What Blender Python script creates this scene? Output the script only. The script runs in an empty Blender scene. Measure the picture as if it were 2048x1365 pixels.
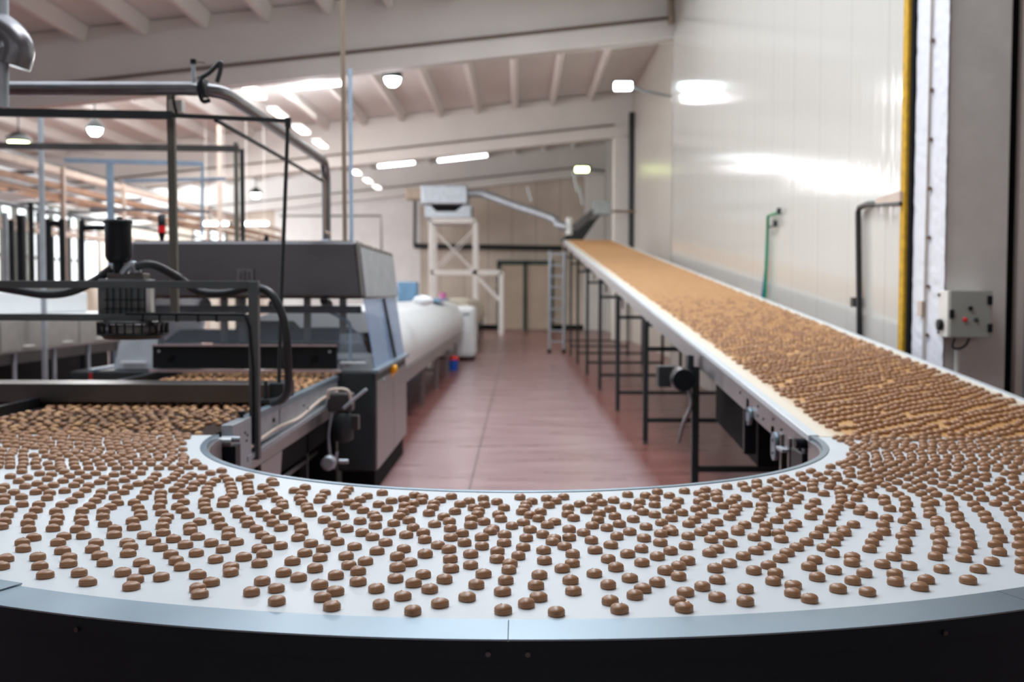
import bpy, bmesh, math, random
import numpy as np
from mathutils import Vector, Matrix
random.seed(7); RNG = np.random.default_rng(7)
C = bpy.context.scene.collection
SC = bpy.context.scene
# ------------------------------------------------------------------ camera
H = 1.78                       # camera height
F, PIT, YAW, ROLL = 2107.55, 0.0444, 0.0056, 0.0023
def _M():
    cp, sp, cy, sy, cr, sr = math.cos(PIT), math.sin(PIT), math.cos(YAW), math.sin(YAW), math.cos(ROLL), math.sin(ROLL)
    def L(x, y, w):
        a, b = cr*x - sr*y, sr*x + cr*y
        d = (a, cp*w + b*sp, -sp*w + b*cp)
        return Vector((cy*d[0] - sy*d[1], sy*d[0] + cy*d[1], d[2]))
    return L
LL = _M()
cam_d = bpy.data.cameras.new('camera'); cam = bpy.data.objects.new('camera', cam_d); C.objects.link(cam)
ex, ey, ew = LL(1, 0, 0), LL(0, 1, 0), LL(0, 0, 1)
m = Matrix.Identity(4)
for i in range(3):
    m[i][0], m[i][1], m[i][2] = ex[i], ey[i], -ew[i]
m[2][3] = H
cam.matrix_world = m
cam_d.sensor_width = 36.0; cam_d.lens = F/2048*36; cam_d.clip_end = 200
cam_d.dof.use_dof = True; cam_d.dof.focus_distance = 2.95; cam_d.dof.aperture_fstop = 2.6
SC.camera = cam
SC.view_settings.view_transform = 'Standard'; SC.view_settings.look = 'None'
SC.view_settings.gamma = 1.0; SC.view_settings.exposure = 0.0; SC.view_settings.use_curve_mapping = False
# ------------------------------------------------------------------ world and large lights
W = bpy.data.worlds.new('world'); SC.world = W; W.use_nodes = True
bg = W.node_tree.nodes['Background']; bg.inputs[0].default_value = (0.78, 0.88, 1.0, 1); bg.inputs[1].default_value = 2.0
def area(name, loc, rot, sx, sy, power, col):
    l = bpy.data.lights.new(name, 'AREA'); l.shape = 'RECTANGLE'; l.size = sx; l.size_y = sy; l.energy = power; l.color = col
    o = bpy.data.objects.new(name, l); o.location = loc; o.rotation_euler = rot; C.objects.link(o); return o
PI = math.pi
# daylight through the long glazed side of the hall, the overhead aisle light, and added fill
area('daylight_from_left_windows', (-21.5, 46, 4.2), (0, -PI/2, 0), 3.5, 12, 1700, (0.86, 0.94, 1.0))
area('roof_fill_near', (-5.0, 8, 7.9), (0, math.radians(-12), 0), 9, 8, 620, (0.86, 0.93, 1.0))  # added overhead fill for the table; the roof has no skylight
area('roof_daylight_aisle', (0.0, 12.5, 8.7), (0, 0, 0), 2.6, 17, 960, (0.93, 0.96, 1.0))
area('front_fill', (-2, -6.6, 6.0), (math.radians(62), 0, 0), 14, 3, 70, (0.88, 0.94, 1.0))  # added fill behind the camera; the front wall has no windows
area('roof_fill_middle', (-11.5, 32, 6.9), (0, math.radians(-15), 0), 10, 11, 1350, (1.0, 0.96, 0.92))  # added fill for the middle bay, under the closed roof
area('roof_fill_far', (-14.5, 46.5, 6.3), (0, 0, 0), 9, 7, 330, (1.0, 0.96, 0.92))  # added fill for the far bay, under the closed roof

def ray(u, v):
    x = (u - 1024)/F; y = -(v - 682.5)/F
    return LL(x, y, 1)
def at(u, v, Y):
    d = ray(u, v); t = Y/d.y
    return Vector((d.x*t, Y, H + d.z*t))
def atz(u, v, z):
    d = ray(u, v); t = (z - H)/d.z
    return Vector((d.x*t, d.y*t, z))
_im = m.inverted()
def proj(X, Y, Z):
    q = _im @ Vector((X, Y, Z)); w = -q.z
    return 1024 + F*q.x/w, 682.5 - F*q.y/w
# ------------------------------------------------------------------ materials
MATS = {}
def mat(name, col, rough=0.5, metal=0.0, noise=0.0, nscale=8.0, spec=0.5, bump=0.0, bscale=60, stretch=(1, 1, 1), col2=None, emit=None, estr=0, trans=0, alpha=1, coat=0, rvar=0.0):
    mt = bpy.data.materials.new(name); mt.use_nodes = True; nt = mt.node_tree; N = nt.nodes; Lk = nt.links
    b = N['Principled BSDF']; b.inputs['Roughness'].default_value = rough; b.inputs['Metallic'].default_value = metal
    b.inputs['Base Color'].default_value = (*col, 1); b.inputs['Specular IOR Level'].default_value = spec
    b.inputs['Coat Weight'].default_value = coat
    if trans: b.inputs['Transmission Weight'].default_value = trans
    if alpha < 1: b.inputs['Alpha'].default_value = alpha
    if emit: b.inputs['Emission Color'].default_value = (*emit, 1); b.inputs['Emission Strength'].default_value = estr
    if noise or bump or rvar:
        tc = N.new('ShaderNodeTexCoord'); mp = N.new('ShaderNodeMapping'); mp.inputs['Scale'].default_value = stretch
        Lk.new(tc.outputs['Object'], mp.inputs['Vector'])
    if noise or rvar:
        nz = N.new('ShaderNodeTexNoise'); nz.inputs['Scale'].default_value = nscale; nz.inputs['Detail'].default_value = 5
        Lk.new(mp.outputs[0], nz.inputs['Vector'])
        if noise:
            r = N.new('ShaderNodeValToRGB'); c2 = col2 or tuple(max(0, c*(1-noise)) for c in col)
            r.color_ramp.elements[0].position = 0.3; r.color_ramp.elements[1].position = 0.7
            r.color_ramp.elements[0].color = (*c2, 1); r.color_ramp.elements[1].color = (*col, 1)
            Lk.new(nz.outputs['Fac'], r.inputs['Fac']); Lk.new(r.outputs['Color'], b.inputs['Base Color'])
        if rvar:
            mr = N.new('ShaderNodeMapRange'); mr.inputs['To Min'].default_value = max(0, rough-rvar); mr.inputs['To Max'].default_value = rough+rvar
            Lk.new(nz.outputs['Fac'], mr.inputs['Value']); Lk.new(mr.outputs[0], b.inputs['Roughness'])
    if bump:
        n2 = N.new('ShaderNodeTexNoise'); n2.inputs['Scale'].default_value = bscale; n2.inputs['Detail'].default_value = 3
        Lk.new(mp.outputs[0], n2.inputs['Vector'])
        bp = N.new('ShaderNodeBump'); bp.inputs['Strength'].default_value = bump; bp.inputs['Distance'].default_value = 0.01
        Lk.new(n2.outputs['Fac'], bp.inputs['Height']); Lk.new(bp.outputs['Normal'], b.inputs['Normal'])
    MATS[name] = mt
    return mt
steel = mat('brushed_steel', (0.45, 0.47, 0.49), 0.33, 1.0, noise=0.12, nscale=3, stretch=(1, 30, 30), rvar=0.06)
steel_rail = mat('rail_steel', (0.29, 0.38, 0.45), 0.4, 0.9, noise=0.08, nscale=3, rvar=0.06)
steel_dark = mat('dull_steel', (0.14, 0.135, 0.135), 0.35, 0.95, noise=0.25, nscale=4, rvar=0.08)
steel_side = mat('conveyor_side_steel', (0.42, 0.40, 0.41), 0.38, 0.9, noise=0.15, nscale=5, rvar=0.08)
hood_steel = mat('hood_steel', (0.15, 0.145, 0.155), 0.28, 0.95, noise=0.25, nscale=1.2, stretch=(1, 1, 3), rvar=0.06)
galv = mat('galvanised', (0.50, 0.55, 0.60), 0.48, 0.8, noise=0.2, nscale=6)
iron = mat('dark_painted_iron', (0.028, 0.034, 0.037), 0.45, 0.1, noise=0.3, nscale=5, spec=0.35)
iron_green = mat('grey_green_painted_iron', (0.16, 0.155, 0.13), 0.45, 0.3, noise=0.25, nscale=6)
frame_grey = mat('grey_painted_frame', (0.085, 0.095, 0.10), 0.42, 0.2, noise=0.2, nscale=5)
black = mat('black_plastic', (0.006, 0.009, 0.012), 0.4, 0, noise=0.2, nscale=6, spec=0.25)
black_matte = mat('matt_black', (0.008, 0.008, 0.009), 0.8, 0, noise=0.3, nscale=6, spec=0.15)
skirt_m = mat('dark_skirt_panel', (0.004, 0.012, 0.018), 0.5, 0.1, noise=0.2, nscale=2, spec=0.35)
rubber = mat('rubber_hose', (0.03, 0.034, 0.038), 0.38, 0, noise=0.2, nscale=20, spec=0.4)
belt_w = mat('white_belt', (0.68, 0.745, 0.785), 0.42, 0, noise=0.05, nscale=2.5, bump=0.02, bscale=9)
white = mat('white_paint', (0.80, 0.79, 0.77), 0.5, 0, noise=0.08, nscale=2)
white_cool = mat('white_plastic', (0.82, 0.86, 0.88), 0.35, 0, noise=0.06, nscale=1.5)
concrete_w = mat('whitewashed_concrete', (0.80, 0.78, 0.75), 0.8, 0, noise=0.08, nscale=0.8, bump=0.15, bscale=12)
concrete_g = mat('grey_concrete', (0.66, 0.64, 0.61), 0.75, 0, noise=0.13, nscale=3, bump=0.3, bscale=14)
concrete_col = mat('white_column_paint', (0.76, 0.79, 0.86), 0.6, 0, noise=0.06, nscale=5, bump=0.35, bscale=18)
ceil_m = mat('ceiling_slab', (0.76, 0.75, 0.73), 0.85, 0, noise=0.12, nscale=0.7, stretch=(1, 0.3, 1))
ledge_m = mat('brown_cable', (0.16, 0.10, 0.07), 0.7, noise=0.3)
pipe_brown = mat('brown_steel_pipe', (0.36, 0.28, 0.21), 0.4, 0.35, noise=0.3, nscale=4, stretch=(1, 1, .3))
duct_m = mat('dark_steel_pipe', (0.22, 0.22, 0.235), 0.28, 0.95, noise=0.25, nscale=5)
wood_b = mat('orange_brown_beam', (0.42, 0.24, 0.15), 0.6, 0.1, noise=0.3, nscale=3)
wood_l = mat('pale_beam', (0.70, 0.58, 0.50), 0.6, 0.1, noise=0.2, nscale=3)
yellow = mat('yellow_foam', (0.72, 0.42, 0.02), 0.8, noise=0.35, nscale=14)
green = mat('green_hose', (0.01, 0.30, 0.13), 0.4, noise=0.1)
blue_h = mat('blue_hose', (0.02, 0.13, 0.38), 0.4, noise=0.1)
blue_p = mat('blue_plastic', (0.01, 0.10, 0.50), 0.4, noise=0.1)
sky_blue = mat('pale_blue_sheet', (0.20, 0.42, 0.66), 0.5, noise=0.25, nscale=3)
bluef = mat('blue_grey_frame', (0.36, 0.48, 0.62), 0.4, 0.5, noise=0.2)
red = mat('red_lens', (0.75, 0.01, 0.015), 0.3, noise=0.1)
pink = mat('pink_plastic', (0.7, 0.2, 0.45), 0.5, noise=0.1)
orange = mat('orange_cap', (0.95, 0.42, 0.0), 0.35, noise=0.05)
sack = mat('pale_sack', (0.62, 0.63, 0.58), 0.75, noise=0.2, nscale=6, bump=0.6, bscale=8)
box_paint = mat('grey_green_enamel', (0.36, 0.38, 0.35), 0.45, noise=0.06, nscale=6)
box_side = mat('pale_enamel', (0.76, 0.75, 0.71), 0.45, noise=0.06)
tube_m = mat('lit_tube', (1, 1, 1), 0.5, emit=(0.86, 0.95, 1.0), estr=9)
led_m = mat('lit_led', (1, 1, 1), 0.5, emit=(0.80, 0.97, 1.0), estr=30)
yl_m = mat('lit_sodium', (1, 1, 1), 0.5, emit=(0.85, 1.0, 0.35), estr=14)
window_lit = mat('daylit_glass', (0.8, 0.9, 0.95), 0.3, emit=(0.90, 0.96, 1.0), estr=1.25)
jam = mat('orange_jam', (0.85, 0.25, 0.01), 0.12, coat=0.6, noise=0.2, nscale=200, spec=0.6)
hole_m = mat('dark_jam_speck', (0.10, 0.02, 0.015), 0.2, noise=0.1)
mesh_belt = mat('brown_mesh_belt', (0.05, 0.032, 0.027), 0.5, 0.5, noise=0.5, nscale=40)
clear = mat('clear_blue_panel', (0.34, 0.52, 0.80), 0.12, trans=0.0, alpha=0.72, noise=0.05)
clear2 = mat('clear_window_panel', (0.60, 0.72, 0.85), 0.08, alpha=0.12, noise=0.05)
cookie_m = mat('milk_chocolate_biscuit', (0.37, 0.185, 0.088), 0.34, spec=0.5, noise=0.16, nscale=60, bump=0.05, bscale=300)
cookie_g = mat('warm_lit_biscuit', (0.60, 0.345, 0.155), 0.5, noise=0.2, nscale=50)  # same biscuit with warm light and haze put into its colour

def node_mat(name, fn, rough=0.5):
    mt = bpy.data.materials.new(name); mt.use_nodes = True
    fn(mt.node_tree, mt.node_tree.nodes['Principled BSDF']); return mt
def floor_fn(nt, b):
    N, K = nt.nodes, nt.links
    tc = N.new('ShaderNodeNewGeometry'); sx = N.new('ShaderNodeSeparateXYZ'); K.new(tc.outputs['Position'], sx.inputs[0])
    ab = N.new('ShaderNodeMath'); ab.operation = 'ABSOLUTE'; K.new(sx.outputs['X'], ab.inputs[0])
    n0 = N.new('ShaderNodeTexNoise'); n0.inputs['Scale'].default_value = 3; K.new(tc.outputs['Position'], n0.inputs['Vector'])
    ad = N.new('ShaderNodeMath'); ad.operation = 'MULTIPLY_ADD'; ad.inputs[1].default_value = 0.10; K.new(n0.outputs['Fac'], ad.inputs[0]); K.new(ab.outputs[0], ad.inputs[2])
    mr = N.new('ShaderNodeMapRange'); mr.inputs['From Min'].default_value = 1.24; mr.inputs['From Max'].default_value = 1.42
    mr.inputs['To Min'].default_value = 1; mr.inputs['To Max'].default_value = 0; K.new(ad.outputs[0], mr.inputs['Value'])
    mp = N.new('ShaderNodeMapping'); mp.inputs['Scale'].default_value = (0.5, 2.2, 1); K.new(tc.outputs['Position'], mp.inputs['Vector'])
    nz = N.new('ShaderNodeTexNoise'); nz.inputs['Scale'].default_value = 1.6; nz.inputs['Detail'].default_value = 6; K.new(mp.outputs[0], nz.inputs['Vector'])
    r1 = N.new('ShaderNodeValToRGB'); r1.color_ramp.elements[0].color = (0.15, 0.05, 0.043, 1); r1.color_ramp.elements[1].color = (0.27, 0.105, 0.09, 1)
    r2 = N.new('ShaderNodeValToRGB'); r2.color_ramp.elements[0].color = (0.31, 0.185, 0.19, 1); r2.color_ramp.elements[1].color = (0.45, 0.305, 0.32, 1)  # paler aisle strip: wear plus overhead light painted into the colour
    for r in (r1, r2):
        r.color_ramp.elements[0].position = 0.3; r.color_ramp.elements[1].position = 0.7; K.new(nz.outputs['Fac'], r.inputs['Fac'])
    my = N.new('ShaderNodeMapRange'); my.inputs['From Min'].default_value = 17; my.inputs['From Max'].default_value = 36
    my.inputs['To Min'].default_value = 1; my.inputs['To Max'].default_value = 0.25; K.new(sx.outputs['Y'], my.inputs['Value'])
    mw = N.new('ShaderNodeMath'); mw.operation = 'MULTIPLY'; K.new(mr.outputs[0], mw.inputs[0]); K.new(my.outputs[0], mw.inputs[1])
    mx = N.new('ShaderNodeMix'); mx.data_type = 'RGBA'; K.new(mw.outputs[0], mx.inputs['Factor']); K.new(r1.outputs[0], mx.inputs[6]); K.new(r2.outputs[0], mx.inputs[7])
    # seams
    d = N.new('ShaderNodeMath'); d.operation = 'ADD'; d.inputs[1].default_value = 0.44; K.new(sx.outputs['X'], d.inputs[0])
    wv = N.new('ShaderNodeMath'); wv.operation = 'PINGPONG'; wv.inputs[1].default_value = 2.6; K.new(d.outputs[0], wv.inputs[0])
    lt = N.new('ShaderNodeMath'); lt.operation = 'LESS_THAN'; lt.inputs[1].default_value = 0.008; K.new(wv.outputs[0], lt.inputs[0])
    wy = N.new('ShaderNodeMath'); wy.operation = 'PINGPONG'; wy.inputs[1].default_value = 2.4; K.new(sx.outputs['Y'], wy.inputs[0])
    ly = N.new('ShaderNodeMath'); ly.operation = 'LESS_THAN'; ly.inputs[1].default_value = 0.012; K.new(wy.outputs[0], ly.inputs[0])
    mxx = N.new('ShaderNodeMath'); mxx.operation = 'MAXIMUM'; K.new(lt.outputs[0], mxx.inputs[0])
    hy = N.new('ShaderNodeMath'); hy.operation = 'MULTIPLY'; hy.inputs[1].default_value = 0.12; K.new(ly.outputs[0], hy.inputs[0]); K.new(hy.outputs[0], mxx.inputs[1])
    m2 = N.new('ShaderNodeMix'); m2.data_type = 'RGBA'; m2.inputs[7].default_value = (0.07, 0.03, 0.03, 1); K.new(mxx.outputs[0], m2.inputs['Factor']); K.new(mx.outputs[2], m2.inputs[6])
    K.new(m2.outputs[2], b.inputs['Base Color'])
    rr = N.new('ShaderNodeMapRange'); rr.inputs['To Min'].default_value = 0.24; rr.inputs['To Max'].default_value = 0.33; K.new(nz.outputs['Fac'], rr.inputs['Value']); K.new(rr.outputs[0], b.inputs['Roughness'])
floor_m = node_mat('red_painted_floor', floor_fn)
def panelwall_fn(nt, b):      # glossy sandwich panels with fine vertical ribs
    N, K = nt.nodes, nt.links
    tc = N.new('ShaderNodeTexCoord'); sx = N.new('ShaderNodeSeparateXYZ'); K.new(tc.outputs['Object'], sx.inputs[0])
    b.inputs['Roughness'].default_value = 0.11
    b.inputs['Specular IOR Level'].default_value = 0.5
    mp = N.new('ShaderNodeMapping'); mp.inputs['Scale'].default_value = (1, 1, 0.012); K.new(tc.outputs['Object'], mp.inputs['Vector'])
    nz = N.new('ShaderNodeTexNoise'); nz.inputs['Scale'].default_value = 9; nz.inputs['Detail'].default_value = 4; K.new(mp.outputs[0], nz.inputs['Vector'])
    bp = N.new('ShaderNodeBump'); bp.inputs['Strength'].default_value = 0.32; bp.inputs['Distance'].default_value = 0.012
    K.new(nz.outputs['Fac'], bp.inputs['Height']); K.new(bp.outputs['Normal'], b.inputs['Normal'])
    pp = N.new('ShaderNodeMath'); pp.operation = 'PINGPONG'; pp.inputs[1].default_value = 0.575; K.new(sx.outputs['Y'], pp.inputs[0])
    lt = N.new('ShaderNodeMath'); lt.operation = 'LESS_THAN'; lt.inputs[1].default_value = 0.006; K.new(pp.outputs[0], lt.inputs[0])
    mx = N.new('ShaderNodeMix'); mx.data_type = 'RGBA'; mx.inputs[6].default_value = (0.66, 0.66, 0.62, 1); mx.inputs[7].default_value = (0.42, 0.42, 0.40, 1)
    K.new(lt.outputs[0], mx.inputs['Factor']); K.new(mx.outputs[2], b.inputs['Base Color'])
panel_m = node_mat('glossy_wall_panels', panelwall_fn)
def ascbelt_fn(nt, b):        # cream belt stained orange where the biscuits ride
    N, K = nt.nodes, nt.links
    tc = N.new('ShaderNodeTexCoord'); sx = N.new('ShaderNodeSeparateXYZ'); K.new(tc.outputs['Object'], sx.inputs[0])
    ab = N.new('ShaderNodeMath'); ab.operation = 'ABSOLUTE'; K.new(sx.outputs['X'], ab.inputs[0])
    mr = N.new('ShaderNodeMapRange'); mr.inputs['From Min'].default_value = 0.60; mr.inputs['From Max'].default_value = 0.72; K.new(ab.outputs[0], mr.inputs['Value'])
    nz = N.new('ShaderNodeTexNoise'); nz.inputs['Scale'].default_value = 4; K.new(tc.outputs['Object'], nz.inputs['Vector'])
    r = N.new('ShaderNodeValToRGB'); r.color_ramp.elements[0].color = (0.50, 0.26, 0.09, 1); r.color_ramp.elements[1].color = (0.66, 0.38, 0.15, 1); K.new(nz.outputs['Fac'], r.inputs['Fac'])
    mx = N.new('ShaderNodeMix'); mx.data_type = 'RGBA'; mx.inputs[7].default_value = (0.80, 0.74, 0.62, 1); K.new(mr.outputs[0], mx.inputs['Factor']); K.new(r.outputs[0], mx.inputs[6])
    K.new(mx.outputs[2], b.inputs['Base Color']); b.inputs['Roughness'].default_value = 0.45
belt_o = node_mat('stained_cream_belt', ascbelt_fn)
def backwall_fn(nt, b):
    N, K = nt.nodes, nt.links
    tc = N.new('ShaderNodeTexCoord'); sx = N.new('ShaderNodeSeparateXYZ'); K.new(tc.outputs['Object'], sx.inputs[0])
    nz = N.new('ShaderNodeTexNoise'); nz.inputs['Scale'].default_value = 0.5; nz.inputs['Detail'].default_value = 4; K.new(tc.outputs['Object'], nz.inputs['Vector'])
    r = N.new('ShaderNodeValToRGB'); r.color_ramp.elements[0].color = (0.52, 0.45, 0.37, 1); r.color_ramp.elements[1].color = (0.66, 0.58, 0.49, 1); r.color_ramp.elements[0].position = .35; r.color_ramp.elements[1].position = .65
    K.new(nz.outputs['Fac'], r.inputs['Fac'])
    pp = N.new('ShaderNodeMath'); pp.operation = 'PINGPONG'; pp.inputs[1].default_value = 0.6; K.new(sx.outputs['X'], pp.inputs[0])
    lt = N.new('ShaderNodeMath'); lt.operation = 'LESS_THAN'; lt.inputs[1].default_value = 0.02; K.new(pp.outputs[0], lt.inputs[0])
    mx = N.new('ShaderNodeMix'); mx.data_type = 'RGBA'; mx.inputs[7].default_value = (0.36, 0.30, 0.24, 1); K.new(lt.outputs[0], mx.inputs['Factor']); K.new(r.outputs[0], mx.inputs[6])
    K.new(mx.outputs[2], b.inputs['Base Color']); b.inputs['Roughness'].default_value = 0.6
backwall_m = node_mat('tan_wall_panels', backwall_fn)

# ------------------------------------------------------------------ mesh building
class MB:
    def __init__(s): s.v = []; s.f = []; s.sm = []
    def add(s, vs, fs, smooth=False):
        o = len(s.v); s.v += [tuple(v) for v in vs]; s.f += [tuple(i+o for i in f) for f in fs]; s.sm += [smooth]*len(fs); return s
    def box(s, x0, x1, y0, y1, z0, z1):
        return s.add([(x, y, z) for x in (x0, x1) for y in (y0, y1) for z in (z0, z1)],
                     [(0, 1, 3, 2), (4, 6, 7, 5), (0, 4, 5, 1), (2, 3, 7, 6), (0, 2, 6, 4), (1, 5, 7, 3)])
    def hexa(s, p):            # p: 8 corners, bottom loop then top loop
        return s.add(p, [(3, 2, 1, 0), (4, 5, 6, 7), (0, 1, 5, 4), (1, 2, 6, 5), (2, 3, 7, 6), (3, 0, 4, 7)])
    def bar(s, a, b, w, h=None, up=(0, 0, 1)):
        a, b = Vector(a), Vector(b); h = h or w; d = (b-a).normalized(); up = Vector(up)
        if abs(d.dot(up)) > 0.95: up = Vector((0, 1, 0))
        r = d.cross(up).normalized(); u = r.cross(d)
        P = [a + r*sx*w/2 + u*sz*h/2 for sx, sz in ((-1, -1), (1, -1), (1, 1), (-1, 1))]
        Q = [p + (b-a) for p in P]
        return s.add(P+Q, [(0, 1, 2, 3), (7, 6, 5, 4), (0, 4, 5, 1), (1, 5, 6, 2), (2, 6, 7, 3), (3, 7, 4, 0)])
    def tube(s, pts, r, n=14, cap=True, ridge=0, rs=None):
        pts = [Vector(p) for p in pts]; L = len(pts); vs = []
        pu = None
        for i, p in enumerate(pts):
            d = (pts[min(i+1, L-1)] - pts[max(i-1, 0)]).normalized()
            if pu is None: pu = d.orthogonal().normalized()
            u = (pu - d*pu.dot(d)).normalized(); w = d.cross(u); pu = u
            rr = (rs[i] if rs else r) * (1 + (ridge if i % 2 else 0))
            vs += [p + (u*math.cos(2*PI*k/n) + w*math.sin(2*PI*k/n))*rr for k in range(n)]
        fs = [(i*n+k, i*n+(k+1) % n, (i+1)*n+(k+1) % n, (i+1)*n+k) for i in range(L-1) for k in range(n)]
        s.add(vs, fs, True)
        if cap: s.add(vs[:n], [tuple(range(n))[::-1]]); s.add(vs[-n:], [tuple(range(n))])
        return s
    def cyl(s, a, b, r, n=20, r2=None):
        return s.tube([a, b], r, n, rs=[r, r2 if r2 is not None else r])
    def lathe(s, c, prof, n=28, axis='z'):
        c = Vector(c); vs = []
        for r, z in prof:
            for k in range(n):
                a = 2*PI*k/n; x, y = r*math.cos(a), r*math.sin(a)
                vs.append(c + (Vector((x, y, z)) if axis == 'z' else Vector((z, x, y)) if axis == 'x' else Vector((x, z, y))))
        fs = [(i*n+k, i*n+(k+1) % n, (i+1)*n+(k+1) % n, (i+1)*n+k) for i in range(len(prof)-1) for k in range(n)]
        s.add(vs, fs, True)
        s.add(vs[:n], [tuple(range(n))]); s.add(vs[-n:], [tuple(range(n))]); return s
    def grid(s, fn, nu, nv, smooth=True):
        vs = [fn(i/nu, j/nv) for i in range(nu+1) for j in range(nv+1)]
        return s.add(vs, [(i*(nv+1)+j, (i+1)*(nv+1)+j, (i+1)*(nv+1)+j+1, i*(nv+1)+j+1) for i in range(nu) for j in range(nv)], smooth)
    def build(s, name, mt, parent=None, bev=0, fix=True):
        V = np.array(s.v, float); lo, hi = V.min(0), V.max(0)
        org = Vector(((lo[0]+hi[0])/2, (lo[1]+hi[1])/2, lo[2]))
        me = bpy.data.meshes.new(name); me.from_pydata([tuple(Vector(v)-org) for v in s.v], [], s.f)
        me.polygons.foreach_set('use_smooth', s.sm)
        for q in (mt if isinstance(mt, (list, tuple)) else [mt]): me.materials.append(q)
        if fix:
            bm = bmesh.new(); bm.from_mesh(me); bmesh.ops.recalc_face_normals(bm, faces=bm.faces); bm.to_mesh(me); bm.free()
        o = bpy.data.objects.new(name, me); C.objects.link(o)
        if parent: o.parent = parent; o.location = org - world_of(parent)
        else: o.location = org
        if bev:
            b = o.modifiers.new('edge', 'BEVEL'); b.width = bev; b.segments = 2; b.limit_method = 'ANGLE'
        return o
def world_of(o):
    p = Vector(o.location)
    while o.parent: o = o.parent; p += Vector(o.location)
    return p
def tag(o, label=None, cat=None, group=None, kind=None):
    if label: o['label'] = label
    if cat: o['category'] = cat
    if group: o['group'] = group
    if kind: o['kind'] = kind
    return o
def thing(name, label, cat, loc=(0, 0, 0), group=None):
    o = bpy.data.objects.new(name, None); o.empty_display_size = 0.1; o.location = loc; C.objects.link(o)
    return tag(o, label, cat, group)
def struct(name, mb, mt, bev=0, label=None):
    return tag(mb.build(name, mt, bev=bev), label, None, None, 'structure')
def copy_tree(o, parent=None):
    c = o.copy(); C.objects.link(c); c.parent = parent
    for ch in list(o.children): copy_tree(ch, c)
    return c
def smoothpath(pts, n=8):
    P = [Vector(p) for p in pts]; P = [P[0]*2-P[1]] + P + [P[-1]*2-P[-2]]; out = []
    for i in range(1, len(P)-2):
        a, b, c, d = P[i-1:i+3]
        for k in range(n):
            t = k/n
            out.append(0.5*((2*b) + (c-a)*t + (2*a-5*b+4*c-d)*t*t + (3*b-a-3*c+d)*t**3))
    out.append(P[-2]); return out

# ------------------------------------------------------------------ the hall
XW, XL, YB = 3.55, -22.0, 53.0
Y1, Y2 = 24.6, 40.0
def ceil_z(x): return 9.03 + 0.108*x
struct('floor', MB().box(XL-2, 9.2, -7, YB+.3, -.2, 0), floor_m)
def slab(x0, x1, y0, y1, z0, z1):     # sloping slab, z offsets from the ceiling line
    p = [(x0, y0, ceil_z(x0)+z0), (x1, y0, ceil_z(x1)+z0), (x1, y1, ceil_z(x1)+z0), (x0, y1, ceil_z(x0)+z0),
         (x0, y0, ceil_z(x0)+z1), (x1, y0, ceil_z(x1)+z1), (x1, y1, ceil_z(x1)+z1), (x0, y1, ceil_z(x0)+z1)]
    return p
struct('ceiling', MB().hexa(slab(XL-1, 9.2, -7, YB+.3, 0, .15)), ceil_m)
struct('wall_front', MB().box(XL-.2, 9.2, -7.2, -7, 0, 10.2), concrete_w)
struct('wall_right_front', MB().box(9, 9.2, -7, 9.1, 0, 10.2), concrete_w)
for yb in (Y1, Y2, YB-.3):            # deep concrete beams across the hall
    b = MB()
    b.hexa(slab(XL, XW+.75, yb, yb+.22, -1.74, -.02))
    b.hexa(slab(XL, XW+.75, yb-.10, yb+.32, -1.74, -1.32))
    struct('trim_beam', b, concrete_w, .02)
    b = MB(); b.bar((XL, yb-.13, ceil_z(XL)-1.27), (XW+.05, yb-.13, ceil_z(XW)-1.27), .05, .05)
    tag(b.build('beam_cable', ledge_m), {Y1: 'thin brown cable run along the nearest white concrete beam', Y2: 'thin brown cable run along the second white concrete beam'}.get(yb, 'thin brown cable along the beam against the end wall'), 'cable', 'cables on the beams')
jx = -4.39
for yb0, yb1, dep in ((8.5, Y1-.02, .36), (Y1+.24, Y2-.02, .30), (Y2+.24, YB-.32, .30)):
    for k in range(-12, 7):
        x = jx + 1.42*k
        if x > 3.9 or x < XL: continue
        b = MB()
        z = ceil_z(x)
        b.hexa([(x-.06, yb0, z-dep), (x+.06, yb0, z-dep), (x+.06, yb1, z-dep), (x-.06, yb1, z-dep),
                (x-.15, yb0, z), (x+.15, yb0, z), (x+.15, yb1, z), (x-.15, yb1, z)])
        struct('trim_joist', b, concrete_w)
# right side: glossy panel wall in front of the columns, recessed wall beyond
struct('wall_right', MB().box(XW, XW+.12, 9.73, Y1-.05, 0, 9.3), panel_m)
struct('wall_right_far', MB().box(4.3, 4.45, Y1-.05, YB, 0, 9.8), mat('far_wall_paint', (0.60, 0.58, 0.53), 0.3, noise=.08, nscale=.5))
struct('trim_wall_end', MB().box(XW, 4.3, Y1-.12, Y1-.0, 0, 7.65), mat('wall_end_paint', (0.60, 0.58, 0.53), 0.35, noise=.08, nscale=.5))
struct('trim_column_far', MB().box(3.6, 4.28, Y2-.1, Y2+.5, 0, 7.7), concrete_w, .02)
struct('trim_column_back', MB().box(3.3, 4.28, YB-.7, YB-.1, 0, 7.7), concrete_w, .02)
# near column
struct('trim_column', MB().box(3.57, 4.09, 8.85, 9.52, 0, 9.35), [concrete_g], .012)
struct('trim_column_face', MB().grid(lambda a, b: (3.555 - .006*random.random(), 8.82 + .70*a, 9.3*b), 10, 160, False), concrete_col)
struct('wall_right_near', MB().box(4.20, 9, 8.9, 9.1, 0, 10.2), mat('pinkish_panel', (0.70, 0.62, 0.57), 0.4, noise=.1, nscale=.6))
struct('trim_gap', MB().box(4.09, 4.20, 8.98, 9.5, 0, 9.6), black_matte)
struct('door_1', MB().box(4.34, 5.6, 8.84, 8.895, 0, 3.2), mat('pale_door_panel', (0.62, 0.60, 0.55), 0.35, noise=.05), .004)
struct('trim_door_frame', MB().box(4.26, 4.33, 8.80, 8.895, 0, 3.25), galv, .004)
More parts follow.
